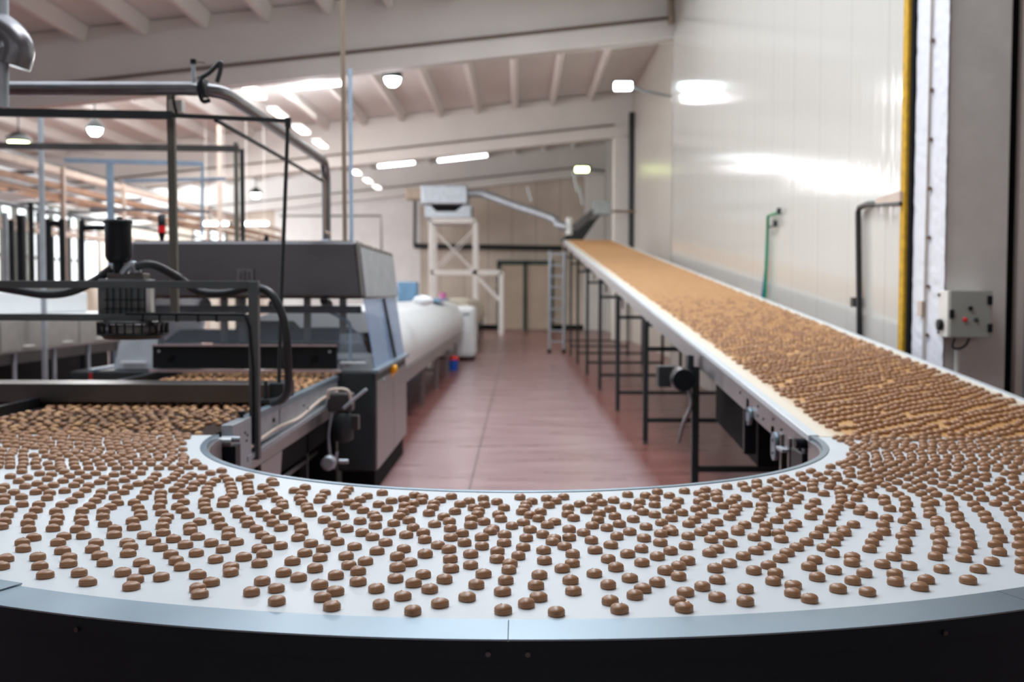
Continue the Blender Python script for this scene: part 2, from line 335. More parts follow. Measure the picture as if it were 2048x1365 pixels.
# end wall and left wall
struct('wall_back', MB().box(-4.9, 4.3, YB, YB+.2, 0, 9.8), backwall_m)
struct('wall_back_white', MB().box(-12.2, -4.9, YB-.02, YB+.2, 0, 8.5), white)
def left_back(u, v): return None
b = MB(); b.box(XL, -12.2, YB, YB+.2, 0, 7.8)
struct('wall_back_left', b, backwall_m)
b = MB()
b.box(XL-.2, XL, -7, YB, 0, 2.2); b.box(XL-.2, XL, -7, YB, 5.9, 7.5)
for y in (-7, 6, 20, 33.5): b.box(XL-.2, XL, y, y+5.5, 2.2, 5.9)
struct('wall_left', b, concrete_w)
for i, (y0, y1) in enumerate(((39.2, 42.4), (42.7, 46.0), (46.3, 49.6), (49.9, 52.8))):
    root = struct('window_%d' % (i+1), MB().box(XL-.12, XL-.08, y0, y1, 2.3, 5.8), window_lit)
    f = MB()
    for yy in np.linspace(y0, y1, 4): f.box(XL-.1, XL+.03, yy-.06, yy+.06, 2.2, 5.9)
    for zz in (2.25, 3.4, 4.6, 5.85): f.box(XL-.1, XL+.02, y0, y1, zz-.05, zz+.05)
    f.build('window_frame', iron_green, root)
for i, (u0, u1, v0, v1) in enumerate(((388, 452, 461, 482), (20, 120, 430, 560), (132, 196, 405, 560))):
    p, q = at(u0, v1, YB), at(u1, v0, YB)
    root = struct('window_%d' % (i+5), MB().box(p.x, q.x, YB-.06, YB-.02, max(.3, p.z), q.z), window_lit)
    f = MB(); n = max(2, int((q.x-p.x)/.9))
    for x in np.linspace(p.x, q.x, n+1): f.box(x-.05, x+.05, YB-.10, YB-.03, p.z, q.z)
    f.box(p.x, q.x, YB-.10, YB-.03, (p.z+q.z)/2-.03, (p.z+q.z)/2+.03)
    f.build('window_frame', iron_green, root)
# end wall double door with dark green frame
dz = 3.35; x0, x1 = at(997, 600, YB).x, at(1103, 600, YB).x; xm = at(1050, 600, YB).x
d = struct('door_2', MB().box(x0+.1, x1-.1, YB-.10, YB-.02, 0.02, dz-.1), mat('tan_door', (0.58, 0.47, 0.37), .6, noise=.12, nscale=1))
f = MB(); f.box(x0-.08, x0+.1, YB-.16, YB-.02, 0, dz); f.box(x1-.1, x1+.08, YB-.16, YB-.02, 0, dz); f.box(x0-.08, x1+.08, YB-.16, YB-.02, dz-.1, dz+.12)
f.box(xm-.09, xm+.09, YB-.16, YB-.02, 0, dz)
f.build('door_frame', mat('dark_green_frame', (0.03, 0.06, 0.05), .5, noise=.2), d)
struct('baseboard_back', MB().box(-12, 4.3, YB-.05, YB, 0, .25), black_matte)

# ------------------------------------------------------------------ curved conveyor
T = 1.03
CX, CY, RI, RO, RR = -.017, 5.545, 1.595, 3.15, 3.292
def ring(r0, r1, z0, z1, a0=-PI, a1=0, n=120):   # annular sector solid; angle from +X, negative = towards camera
    b = MB(); vs = []
    for i in range(n+1):
        a = a0 + (a1-a0)*i/n; c, s_ = math.cos(a), math.sin(a)
        vs += [(CX+r0*c, CY+r0*s_, z0), (CX+r1*c, CY+r1*s_, z0), (CX+r1*c, CY+r1*s_, z1), (CX+r0*c, CY+r0*s_, z1)]
    fs = [(i*4+k, i*4+(k+1) % 4, i*4+4+(k+1) % 4, i*4+4+k) for i in range(n) for k in range(4)] + [(0, 1, 2, 3), (n*4+3, n*4+2, n*4+1, n*4)]
    return b.add(vs, fs)
cc = thing('curved_conveyor', 'half-circle white belt conveyor turning in front of the camera, steel outer rim', 'conveyor', (CX, CY-2.4, 0))
ring(RI, RO, T-.02, T).build('belt', belt_w, cc)
th = [math.atan2(atz(u, v, T).y-CY, atz(u, v, T).x-CX) for u, v in ((33, 1175), (1017, 1247), (1990, 1183))]
cuts = [-PI, th[0], th[1], th[2], 0]
for i in range(4):
    z = T + (.002 if i != 0 else .006)
    ring(RO - (.0 if i else .012), RR, z-.004, z, cuts[i]+.0003, cuts[i+1]-.0003, 50).build('outer_rim_plate', steel_rail, cc)
ring(RI-.032, RI-.002, T-.15, T+.004).build('inner_rim', steel_rail, cc, .002)
ring(RI-.044, RI-.033, T-.42, T-.02).build('inner_skirt', steel_side, cc)
ring(RR-.012, RR-.003, T-.05, T-.0045).build('rim_lip', skirt_m, cc)
ring(RR-.04, RR-.014, .08, T-.006).build('outer_skirt', skirt_m, cc)
ring(RI+.01, RR-.05, T-.12, T-.04).build('slider_bed', iron, cc)
for a in [th[1]-.013, th[1]+.013] + [(-PI/2) + k*.155 for k in (-6, -4, -2, 2, 4, 6)]:
    r = RR+.001; b = MB(); p = Vector((CX+r*math.cos(a), CY+r*math.sin(a), T-.03)); n = Vector((math.cos(a), math.sin(a), 0))
    b.cyl(p-n*.004, p+n*.005, .006, 10).build('screw', steel_dark, cc)
for a in (-2.7, -2.1, -1.57, -1.0, -.45):
    for r in (RI+.15, RO-.25):
        p = Vector((CX+r*math.cos(a), CY+r*math.sin(a), 0))
        MB().box(p.x-.03, p.x+.03, p.y-.03, p.y+.03, 0, T-.12).build('leg', iron, cc)

# ------------------------------------------------------------------ ascending conveyor
SL = .0854; YT = 35.7
X0, X1 = 1.595, 3.15
def az(y): return T + SL*(y-CY)
ac = thing('ascending_conveyor', 'long straight conveyor climbing away along the right wall, carrying rows of biscuits', 'conveyor', (2.37, 7, 0))
def sloped(x0, x1, y0, y1, a, b):
    return MB().hexa([(x0, y0, az(y0)+a), (x1, y0, az(y0)+a), (x1, y1, az(y1)+a), (x0, y1, az(y1)+a), (x0, y0, az(y0)+b), (x1, y0, az(y0)+b), (x1, y1, az(y1)+b), (x0, y1, az(y1)+b)])
sloped(X0+.005, X1, CY+.01, YT, -.02, .0).build('belt', belt_o, ac)
sloped(X0-.055, X0, CY+.02, YT, -.03, .006).build('side_rail', mat('pale_rail', (.72, .78, .82), .45, .4, noise=.06, nscale=3), ac, .003)
sloped(X1, X1+.05, CY+.02, YT, -.03, .006).build('side_rail', MATS['pale_rail'], ac, .003)
sloped(X0-.05, X0-.035, CY+.12, YT, -.17, -.03).build('side_plate', steel_side, ac)
sloped(X1+.03, X1+.045, CY+.12, YT, -.17, -.03).build('side_plate', steel_side, ac)
sloped(X0-.03, X1+.03, CY+.15, YT-.3, -.15, -.10).build('slider_bed', iron, ac)
sloped(X0+.1, X1-.05, 7.4, 9.0, -.62, -.17).build('drip_tray', black_matte, ac)
MB().cyl((X0-.04, CY+.05, T-.045), (X1+.04, CY+.05, T-.045), .035).build('end_roller', steel, ac)
MB().cyl((X0-.04, YT, az(YT)-.06), (X1+.04, YT, az(YT)-.06), .06).build('end_roller', steel, ac)
for i, y in enumerate((9.0, 12.5, 16.0, 19.5, 23.1, 26.8, 30.4, 34.0)):
    zt = az(y)-.16
    for x in (1.52, 3.17):
        b = MB().bar((x, y, .03), (x, y, zt), .06, .06); lg = b.build('leg', iron, ac)
        MB().lathe((x, y, 0), [(.035, 0), (.035, .015), (.012, .02), (.012, .04)], 12).build('levelling_foot', iron, lg)
    MB().bar((1.55, y, .285), (3.14, y, .285), .05, .05).build('cross_bar', iron, ac)
    if i:
        MB().bar((1.55, y, az(y)-.49), (1.95, y, az(y)-.49), .045, .05).bar((1.93, y, az(y)-.50), (1.93, y, az(y)-.70), .03).build('roller_bracket', iron, ac)
        MB().bar((1.55, y, az(y)-.2), (3.14, y, az(y)-.2), .05, .05).build('cross_bar', iron, ac)
# drive motor and pulleys
mp_ = at(1374, 757, 9.0)
g = MB().lathe((mp_.x-.06, 9.0-.18, mp_.z), [(.02, -.02), (.085, 0), (.10, .02), (.10, .20), (.085, .24), (.04, .25)], 24, 'y').build('drive_motor', steel_dark, ac)
MB().lathe((mp_.x-.06, 9.0-.22, mp_.z), [(.092, 0), (.092, .03)], 24, 'y').build('fan_cover', black, g)
MB().box(mp_.x-.24, mp_.x-.06, 9.02, 9.20, mp_.z-.08, mp_.z+.10).build('gearbox', iron, ac, .01)
MB().box(mp_.x-.0, mp_.x+.05, 8.95, 9.1, mp_.z-.06, mp_.z+.2).build('motor_mount', iron, ac, .006)
MB().tube(smoothpath([(mp_.x, 8.95, mp_.z-.05), (mp_.x+.02, 8.9, mp_.z-.22), (mp_.x-.04, 8.92, mp_.z-.38), (mp_.x-.08, 8.94, mp_.z-.55)]), .018, 8).build('cable', steel_side, ac)
def oblong(c, w, h, t):      # rounded plate in the YZ plane
    vs = []; n = 12
    for s_ in (0, 1):
        for k in range(n*2):
            a = PI*k/(n-1) if k < n else PI + PI*(k-n)/(n-1)
            zz = (h/2-w/2)*(1 if k < n else -1)
            vs.append((c[0]+t*s_, c[1]+w/2*math.cos(a), c[2]+zz+w/2*math.sin(a)))
    q = 2*n
    return MB().add(vs, [tuple(range(q))[::-1], tuple(range(q, 2*q))] + [(k, (k+1) % q, q+(k+1) % q, q+k) for k in range(q)])
for (u, v, Y, h) in ((1547, 893, 6.25, .17), (1500, 833, 6.95, .12)):
    p = at(u, v, Y)
    o = oblong((X0-.075, Y, p.z), .11, h, .02).build('pulley_cover', steel_rail, ac)
    for dzz in (-.04, .035): MB().cyl((X0-.08, Y, p.z+dzz), (X0-.055, Y, p.z+dzz), .008, 8).build('bolt', black, o)
    MB().box(X0-.05, X0+.05, Y+.07, Y+.16, p.z-.04, p.z+.11).build('bearing_block', iron, ac, .005)
for Y in (5.72, 5.92, 6.1, 7.1):
    MB().box(X0-.062, X0+.02, Y, Y+.05, T-.33, T-.06 if Y < 7 else T-.02).build('bracket', black if Y in (5.72, 7.1) else steel_dark, ac, .004)
MB().cyl((X0-.10, 5.66, T-.05), (X0+.1, 5.66, T-.05), .028, 14).build('end_roller_bearing', black, ac)
MB().box(X0-.09, X0-.02, 5.98, 6.12, T-.15, T-.13).build('sensor_bracket', galv, ac, .003)
MB().box(X0-.07, X0-.03, 5.62, 5.86, T-.36, T-.1).build('chain_guard', black, ac, .006)
for (y, dzz) in ((6.35, -.07), (6.6, -.12), (6.75, -.07), (6.75, -.13), (7.3, -.08), (6.15, -.09)):
    MB().cyl((X0-.056, y, az(y)+dzz), (X0-.049, y, az(y)+dzz), .008, 8).build('bolt', black, ac)

# ------------------------------------------------------------------ mesh-belt conveyor on the left
tm0 = thing('tunnel_machine', 'large stainless steel tunnel machine with a raised hood over the mesh belt', 'machine', (-2.4, 10.5, 0))
mc = thing('mesh_belt_conveyor', 'brown mesh belt conveyor coming out of the steel tunnel machine at left', 'conveyor', (-2.37, 7.5, 0))
MB().box(-X1, -X0-.03, CY+.02, 12.2, T-.03, T-.004).build('belt', mesh_belt, mc)
MB().box(-X0-.03, -X0+.02, 5.75, 9.25, T-.015, T+.03).build('side_rail', steel_rail, mc, .003)
MB().box(-X1-.05, -X1, 5.75, 9.25, T-.03, T+.06).build('side_rail', black, mc, .003)
MB().box(-X0+.0, -X0+.015, 5.75, 9.2, T-.17, T+.0).build('side_plate', galv, mc, .003)
MB().box(-X0-.02, -X0+.045, 5.7, 6.1, T-.26, T+.035).build('end_plate', galv, mc, .004)
MB().bar((-X0+.03, 6.0, T-.20), (-X0+.03, 9.2, T-.155), .04, .03).build('lower_rail', galv, mc)
MB().box(-X0-.01, -X0+.012, 6.0, 9.2, T-.30, T-.20).build('lower_plate', steel_side, mc)
MB().tube(smoothpath([(-X0+.03, 6.1, T-.15), (-X0+.035, 6.8, T-.12), (-X0+.03, 7.5, T-.14), (-X0+.035, 8.3, T-.09), (-X0+.03, 9.1, T-.10)]), .012, 8).build('cable', wood_l, mc)
for y, z in ((5.80, -.05), (5.80, -.14), (5.82, -.22), (5.95, -.04), (5.98, -.09), (6.0, -.06), (7.6, -.06), (7.75, -.10), (8.6, -.04)):
    MB().cyl((-X0+.04, y, T+z), (-X0+.05, y, T+z), .007, 8).build('bolt', black, mc)
MB().lathe((-X0-.0, 6.05, T+.03), [(.012, 0), (.012, .02), (.024, .022), (.024, .04), (.01, .042)], 14).build('clamp_knob', black, mc)
MB().cyl((-X1-.02, CY+.08, T-.05), (-X0+.06, CY+.08, T-.05), .028).build('end_roller', steel, mc)
MB().cyl((-X0+.0, CY+.10, T-.035), (-X0+.10, CY+.10, T-.035), .016).build('roller_shaft', galv, mc)
MB().box(-X0-.03, -X0+.08, 5.62, 5.72, T-.5, T-.07).build('chain_guard', black, mc)
MB().box(-X1, -X0-.05, 5.9, 9.1, T-.50, T-.06).build('return_tray', black_matte, mc)
MB().box(-3.2, -1.61, 9.22, 9.3, .02, T-.05).build('under_shade_panel', black_matte, tm0)  # added black sheet standing for the deep shade below the belt
for y in (6.3, 8.2):
    for x in (-X0-.08, -X1+.08): MB().bar((x, y, 0), (x, y, T-.3), .06).build('leg', iron, mc)
MB().hexa([(-X0+.02, 6.5, .45), (-X0-.0, 6.5, .45), (-X0+.0, 6.9, .45), (-X0+.02, 6.9, .45), (-X0+.02, 6.42, T-.3), (-X0, 6.42, T-.3), (-X0, 7.0, T-.3), (-X0+.02, 7.0, T-.3)]).build('side_leg_plate', steel_side, mc)
# conveyor drive motor at right side of the mesh conveyor
p = at(683, 800, 8.6)
MB().box(p.x-.10, p.x+.10, 8.5, 8.66, p.z-.09, p.z+.06).build('gearbox', steel_dark, mc, .015)
MB().tube(smoothpath([(p.x-.09, 8.48, p.z+.02), (p.x-.07, 8.46, p.z+.09), (p.x+.07, 8.46, p.z+.09), (p.x+.10, 8.48, p.z-.02)], 6), .013, 8).build('gearbox_hose', wood_l, mc)
g = MB().lathe((p.x+.02, 8.55, p.z-.34), [(.03, 0), (.075, .015), (.085, .03), (.085, .20), (.06, .24)], 22).build('drive_motor', iron, mc)
MB().box(p.x+.09, p.x+.15, 8.52, 8.6, p.z-.24, p.z-.12).build('terminal_box', steel_dark, g, .006)
MB().tube(smoothpath([(p.x+.05, 8.4, p.z-.05), (p.x+.13, 8.38, p.z+.02), (p.x+.24, 8.36, p.z+.11)], 6), .012, 8).build('pipe', galv, mc)
MB().tube(smoothpath([(p.x-.06, 8.5, p.z-.1), (p.x-.09, 8.5, p.z-.3), (p.x-.06, 8.5, p.z-.55), (p.x-.02, 8.5, .5)], 6), .012, 8).build('cable', galv, mc)
q = at(660, 924, 8.2)
MB().lathe((q.x, 8.1, q.z), [(.035, 0), (.055, 0), (.055, .09), (.035, .09)], 20, 'y').build('pipe_end', galv, mc)
MB().cyl((q.x+.08, 8.15, q.z+.01), (q.x+.15, 8.15, q.z+.01), .018, 12).build('valve_handle', galv, mc)
MB().tube([at(560, 962, 7.0), at(632, 905, 8.9)], .018, 10).build('brace', steel_dark, mc)

# ------------------------------------------------------------------ steel tunnel machine
tm = tm0
XA, XB = -3.50, -1.44
def taper(y0, y1, xa0, xb0, xa1, xb1, z0, z1, dy0=0, dy1=0):
    return MB().hexa([(xa0, y0, z0), (xb0, y0, z0), (xb0, y1, z0), (xa0, y1, z0), (xa1, y0+dy0, z1), (xb1, y0+dy0, z1), (xb1, y1-dy1, z1), (xa1, y1-dy1, z1)])
hz0, hz1 = 1.735, 2.26
taper(9.5, 12.3, XA-.06, XB+.04, XA, XB-.02, hz0, hz1, .04, .02).build('hood', hood_steel, tm, .03)
MB().hexa([(XB+.041, 9.66, hz0+.02), (XB+.047, 9.66, hz0+.02), (XB+.047, 12.26, hz0+.02), (XB+.041, 12.26, hz0+.02), (XB-.013, 9.69, hz1-.05), (XB-.007, 9.69, hz1-.05), (XB-.007, 12.24, hz1-.05), (XB-.013, 12.24, hz1-.05)]).build('hood_lit_side', galv, tm)  # added pale plate; light on the hood's right side put into its colour
for y in (9.9, 12.0): MB().cyl((XB+.03, y, hz0+.06), (XB+.048, y, hz0+.06), .012, 10).build('hood_bolt', galv, tm)
MB().lathe((-1.74, 9.44, hz0-.05), [(.02, 0), (.035, .02), (.035, .05)], 12).build('hood_latch', black, tm)
e = at(490, 551, 9.49)
MB().box(e.x-.075, e.x+.075, 9.494, 9.505, e.z-.07, e.z+.06).build('emblem_plate', mat('emblem_grey', (.20, .20, .22), .4, .8, noise=.1), tm)
em = MB(); em.box(e.x-.045, e.x-.03, 9.488, 9.494, e.z-.04, e.z+.03); em.box(e.x-.008, e.x+.008, 9.488, 9.494, e.z-.05, e.z+.04); em.box(e.x+.03, e.x+.045, 9.488, 9.494, e.z-.04, e.z+.03)
em.build('emblem_mark', steel_dark, tm)
# windowed section between hood and base, side panels of clear plastic
MB().hexa([(-1.30, 9.55, 1.10), (-1.29, 9.55, 1.10), (-1.29, 11.95, 1.10), (-1.30, 11.95, 1.10), (XB+.03, 9.6, hz0), (XB+.04, 9.6, hz0), (XB+.04, 12.1, hz0), (XB+.03, 12.1, hz0)]).build('side_window', clear, tm)
MB().hexa([(-3.63, 9.55, 1.10), (-3.62, 9.55, 1.10), (-3.62, 11.95, 1.10), (-3.63, 11.95, 1.10), (XA-.05, 9.6, hz0), (XA-.04, 9.6, hz0), (XA-.04, 12.1, hz0), (XA-.05, 12.1, hz0)]).build('side_window', clear, tm)
for y in (10.9,): MB().bar((-1.27, y, 1.12), (XB+.05, y, hz0), .03, .05).build('window_post', steel_dark, tm)
# front: posts, cross bars and mechanism behind
fm = MB()
for x in (-3.40, -2.72, -2.55, -1.95, -1.62):
    fm.bar((x, 9.75, 1.30), (x, 9.75, hz0), .06, .05)
fm.build('front_post', steel_dark, tm)
MB().box(-3.4, -1.45, 9.7, 9.78, 1.60, 1.67).build('front_cross_bar', black, tm, .005)
for i, (xa, xb, za, zb) in enumerate(((-3.2, -2.6, 1.32, 1.44), (-2.62, -2.1, 1.34, 1.52), (-2.1, -1.55, 1.34, 1.46))):
    MB().hexa([(xa-.12, 9.8, za), (xb+.12, 9.8, za), (xb+.12, 10.1, za), (xa-.12, 10.1, za), (xa+.05, 9.8, zb), (xb-.05, 9.8, zb), (xb-.05, 10.1, zb), (xa+.05, 10.1, zb)]).build('mechanism_block', black, tm, .01)
for x in (-2.95, -2.3, -1.8):
    MB().lathe((x, 9.9, 1.68), [(.035, 0), (.05, .0), (.05, .06), (.035, .06)], 18, 'y').build('spool', steel_dark, tm)
MB().cyl((-3.45, 9.95, 1.63), (-1.5, 9.95, 1.63), .03, 14).build('drive_shaft', black, tm)
MB().tube(smoothpath([(-1.75, 9.72, 1.62), (-1.62, 9.72, 1.55), (-1.55, 9.72, 1.47), (-1.55, 9.72, 1.15)], 6), .016, 8).build('coolant_pipe', bluef, tm)
MB().box(-3.45, -1.42, 9.68, 9.69, 1.32, hz0).build('front_window', clear2, tm)
MB().box(-3.5, -1.4, 12.05, 12.1, 1.10, 1.34).build('back_lip', steel, tm)
# front apron plate above the belt
MB().box(-3.23, -1.60, 9.28, 9.32, 1.115, 1.315).build('apron_plate', black, tm, .004)
MB().box(-3.23, -1.60, 9.26, 9.34, 1.315, 1.33).build('apron_trim', mat('pinkish_steel', (.62, .50, .52), .3, .8, noise=.1), tm)
MB().box(-3.25, -1.56, 9.24, 9.34, 1.085, 1.108).build('apron_trim', MATS['pinkish_steel'], tm)
for x in (-3.17, -1.66): MB().cyl((x, 9.27, 1.27), (x, 9.28, 1.27), .012, 10).build('apron_bolt', galv, tm)
for x in (-3.06, -1.80): MB().bar((x-.03, 9.265, 1.205), (x+.03, 9.265, 1.24), .02, .02).build('apron_handle', black_matte, tm)
for (xa, xb, xt0, xt1) in ((-3.62, -3.22, -3.56, -3.24), (-1.62, -1.30, -1.6, -1.44)):
    MB().hexa([(xa, 9.38, 1.10), (xb, 9.38, 1.10), (xb, 9.6, 1.10), (xa, 9.6, 1.10), (xt0, 9.45, 1.42), (xt1, 9.45, 1.42), (xt1, 9.6, 1.42), (xt0, 9.6, 1.42)]).build('corner_panel', galv if xa < -3 else clear2, tm, .006)
    MB().box((xa+xb)/2-.12, (xa+xb)/2+.1, 9.35, 9.38, 1.16, 1.175).build('panel_handle', white_cool, tm)
# cabinets either side of the belt
for (xa, xb, nm) in ((-3.78, -3.2, 0), (-1.60, -1.26, 1)):
    cb = MB().box(xa, xb, 9.3, 11.8, .20, 1.095).build('base_cabinet', skirt_m if 0 else iron, tm, .02)
    MB().box(xa+.02, xb-.02, 9.4, 11.7, 0, .20).build('plinth', black_matte, cb)
    xs = xb if nm else xa
    MB().box(xs-.004, xs+.012, 9.33, 10.55, .21, 1.0).build('cabinet_door', steel_side, cb, .004)
    MB().box(xs-.004, xs+.012, 10.57, 11.78, .21, 1.0).build('cabinet_door', steel_side, cb, .004)
    MB().box(xs-.03, xs+.03, 9.28, 11.9, 1.075, 1.11).build('cabinet_top_edge', steel_rail, cb, .006)
MB().lathe((-1.25, 10.45, 1.035), [(.03, 0), (.042, .01), (.042, .04), (.03, .05)], 18, 'x').build('emergency_button', orange, tm)
MB().box(-1.262, -1.24, 10.40, 10.5, .96, 1.1).build('button_plate', orange, tm)
MB().cyl((-1.25, 9.75, .98), (-1.235, 9.75, .98), .02, 12).build('door_lock', galv, tm)
# flanges and lid on the hood
MB().box(-2.12, -1.58, 10.6, 11.5, hz1-.01, hz1+.04).build('hood_lid', wood_l, tm, .004)
MB().box(-1.78, -1.52, 9.9, 10.4, hz1-.01, hz1+.02).build('hood_flange', iron_green, tm, .004)
tw = thing('signal_tower', 'black and red warning light standing on the steel hood', 'warning light', (-3.41, 10.1, hz1))
MB().lathe((-3.41, 10.1, hz1-.01), [(.02, 0), (.02, .05), (.03, .09), (.036, .11)], 16).build('base', black, tw)
MB().lathe((-3.41, 10.1, hz1+.10), [(.036, 0), (.036, .065)], 16).build('lens', red, tw)
MB().lathe((-3.41, 10.1, hz1+.165), [(.036, 0), (.036, .10), (.025, .105)], 16).build('cap', black, tw)
MB().lathe((-2.48, 10.4, hz1), [(.02, 0), (.025, .06), (.012, .10)], 12).build('vent_stub', black, tm)

# ------------------------------------------------------------------ pipes over the machine
fp = thing('exhaust_pipe', 'thick dark steel pipe running over the conveyor and down onto the hood', 'pipe', at(668, 480, 11))
zp = 3.13
pts = [(-4.4, 7, zp), (-2.20, 7, zp)] + [(-2.20+.22*math.sin(a), 7+.22*(1-math.cos(a)), zp) for a in np.linspace(.2, PI/2, 7)] + [(-1.98, 10.7, zp)] + [(-1.98, 10.7+.22*math.sin(a), zp-.22*(1-math.cos(a))) for a in np.linspace(.2, PI/2, 7)] + [(-1.98, 10.92, 2.29)]
MB().tube(pts, .046, 18).build('pipe', duct_m, fp)
MB().lathe((-1.98, 10.92, hz1+.02), [(.09, 0), (.09, .03), (.06, .04), (.06, .06)], 18).build('flange', galv, fp)
c = at(410, 183, 7)
MB().lathe((c.x, 7, zp), [(.05, -.015), (.062, -.015), (.062, .015), (.05, .015)], 20, 'x').build('clamp', iron, fp)
MB().tube(smoothpath([(c.x-.01, 6.95, zp+.06), (c.x-.02, 6.93, zp), (c.x, 6.94, zp-.09), (c.x+.05, 6.95, zp-.085)], 6), .014, 8).build('clamp_tail', black, fp)
b0, b1, b2 = at(396, 158, 7), at(440, 125, 7.0), at(434, 165, 7)
MB().tube(smoothpath([b0, at(418, 146, 7), b1, at(441, 140, 7), b2], 6), .016, 10).build('looped_hose', rubber, fp)
vb = at(387, 165, 7)
o = MB().tube([vb, vb+Vector((0, 0, .15))], .013, 12).build('valve_stem', galv, fp)
MB().cyl(vb+Vector((0, 0, .12)), vb+Vector((0, 0, .15)), .02, 10).build('valve_cap', black, o)
MB().bar(vb+Vector((0, 0, .135)), vb+Vector((.08, -.01, .125)), .014, .01).build('valve_lever', pipe_brown, o)

def top_tube(name, label, pts, r, mt, cat='pipe', group=None, n=12):
    return tag(MB().tube(pts, r, n).build(name, mt), label, cat, group)
sp = thing('support_post', 'tall greenish grey square post holding up the dark pipe', 'post', at(350, 628, 7.1))
p0, p1 = at(350, 626, 7.1), at(346, 185, 7.1)
MB().bar(p0, (p0.x-.01, 7.1, p1.z), .05, .045).build('post', iron_green, sp, .003)
MB().box(p0.x-.01, p0.x+.08, 7.04, 7.12, p1.z-.14, p1.z-.06).build('junction_box', box_side, sp, .004)
MB().tube(smoothpath([(p0.x+.02, 7.05, p1.z-.02), (p0.x+.035, 7.03, p1.z-.1), (p0.x+.05, 7.05, p1.z-.17)], 5), .008, 8).build('cable', black, sp)
MB().box(p0.x-.07, p0.x+.07, 7.02, 7.16, p0.z-.01, p0.z).build('base_plate', iron_green, sp)
rf = thing('upper_rail_frame', 'dark angle rail crossing high in front of the post with a thin drop tube', 'frame', at(575, 240, 7))
a, b_, c_ = at(-60, 224, 6.9), at(345, 231, 6.95), at(576, 242, 6.95)
MB().bar(a, b_, .045, .05).build('rail', iron, rf)
MB().bar(b_, c_, .026, .026).build('rail', iron, rf)
e0 = at(553, 945, 6.95)
MB().tube([c_+Vector((0, 0, .012)), at(570, 400, 6.95), at(562, 620, 6.95), e0], .013, 10).build('drop_tube', iron, rf)
MB().cyl(c_+Vector((0, 0, -.04)), c_+Vector((0, 0, .02)), .02, 12).build('elbow', iron, rf)
MB().tube([at(432, 240, 6.98), at(645, 362, 10.8)], .016, 10).build('rear_rail', iron, rf)
g0 = at(645, 362, 10.8)
MB().tube(smoothpath([g0+Vector((-.03, 0, .02)), g0+Vector((.02, 0, -.02)), g0+Vector((.02, 0, -.45)), g0+Vector((.03, 0, -.52)), g0+Vector((.08, 0, -.54))], 5), .014, 10).build('hooked_drop', pipe_brown, rf)
# rod hanging from the roof
rz = top_tube('hanging_rod', 'thin brown vertical pipe from the roof down to the hood flange', [at(690, 483, 10.1), at(684, -60, 10.1)], .022, pipe_brown)
rz2 = top_tube('hanging_conduit', 'pale blue-grey conduit dropping from the nearest beam behind the hood', [at(703, 500, 13.5), at(700, 138, 13.5)], .026, bluef)
top_tube('vertical_duct', 'silver vertical duct cut by the top left corner', [at(6, 215, 6.6), at(5, -80, 6.6)], .036, galv, 'duct')
el = MB().tube(smoothpath([at(-40, 30, 6.3), at(25, 65, 6.3), at(42, 105, 6.3), at(22, 125, 6.3)], 6), .0, 20, rs=None) if False else MB().tube(smoothpath([at(-60, 30, 6.6), at(8, 62, 6.6), at(34, 95, 6.6), at(26, 132, 6.6)], 6), .10, 20)
tag(el.build('duct_elbow', duct_m), 'dark shiny duct elbow at the top left edge', 'duct')

# rear rack frame at left: bar v=295 and post x=478
rk = thing('rear_rack_frame', 'dark steel frame of one long rail and one post behind the hood', 'frame', at(478, 660, 12.6))
MB().bar(at(-80, 291, 12.6), at(478, 298, 12.6), .05, .075).build('rail', steel_dark, rk)
w0, w1 = at(472, 290, 12.6), at(484, 290, 12.6)
MB().bar((w0.x, 12.6, .02), (w0.x, 12.6, w0.z+.03), .045).build('post', iron_green, rk)
MB().bar((w1.x, 12.6, .02), (w1.x, 12.6, w1.z-.05), .045).build('post', iron, rk)

# ------------------------------------------------------------------ foreground gantry with blower
gf = thing('blower_gantry', 'dark grey square tube gantry standing over the mesh belt near its end', 'frame', (-1.55, 6.2, .85))
zt_, zb_ = at(500, 570, 6.2).z, at(500, 636, 6.2).z
xg = at(509, 700, 6.2).x
MB().box(-4.2, xg+.03, 6.18, 6.22, zt_-.022, zt_+.022).build('top_rail', frame_grey, gf, .003)
MB().box(-4.2, xg, 6.18, 6.22, zb_-.02, zb_+.02).build('lower_rail', frame_grey, gf, .003)
MB().box(xg-.028, xg+.028, 6.17, 6.23, .80, zt_+.02).build('post', frame_grey, gf, .003)
for k, u in enumerate((285, 318, 352, 395, 432)):
    q = at(u, 636, 6.17); MB().box(q.x-.004, q.x+.004, 6.170, 6.226, zb_-.025, zb_+.026).build('cable_tie', black, gf)
MB().tube([(-2.3, 6.165, zb_+.024), (xg-.05, 6.165, zb_+.02), (xg-.02, 6.16, zb_-.05), (xg, 6.16, zb_-.3), (xg, 6.16, .9)], .008, 8).build('cable', black, gf)
tr = thing('guard_trough', 'long brushed steel box beam lying across above the mesh belt', 'guard', at(300, 805, 7))
za, zb2 = at(400, 770, 6.9).z, at(400, 806, 6.9).z
MB().box(-4.0, xg-.06, 6.9, 7.25, zb2, za).build('beam', steel_dark, tr, .004)
MB().box(-4.0, xg-.06, 6.88, 6.92, za, za+.006).build('top_lip', steel, tr)
MB().box(xg-.07, xg+.02, 6.86, 7.2, zb2+.02, za+.012).build('end_bracket', iron, tr, .003)
q = at(545, 800, 6.9)
MB().cyl((q.x-.02, 6.8, q.z+.13), (q.x-.02, 6.8, q.z-.12), .012, 10).build('adjuster_rod', iron, tr)
MB().box(q.x-.07, q.x+.09, 6.76, 6.9, q.z-.015, q.z+.015).build('adjuster_clamp', iron, tr, .004)
MB().lathe((q.x, 6.78, q.z-.14), [(.02, 0), (.045, .01), (.045, .03), (.012, .05)], 14).build('adjuster_foot', black, tr)
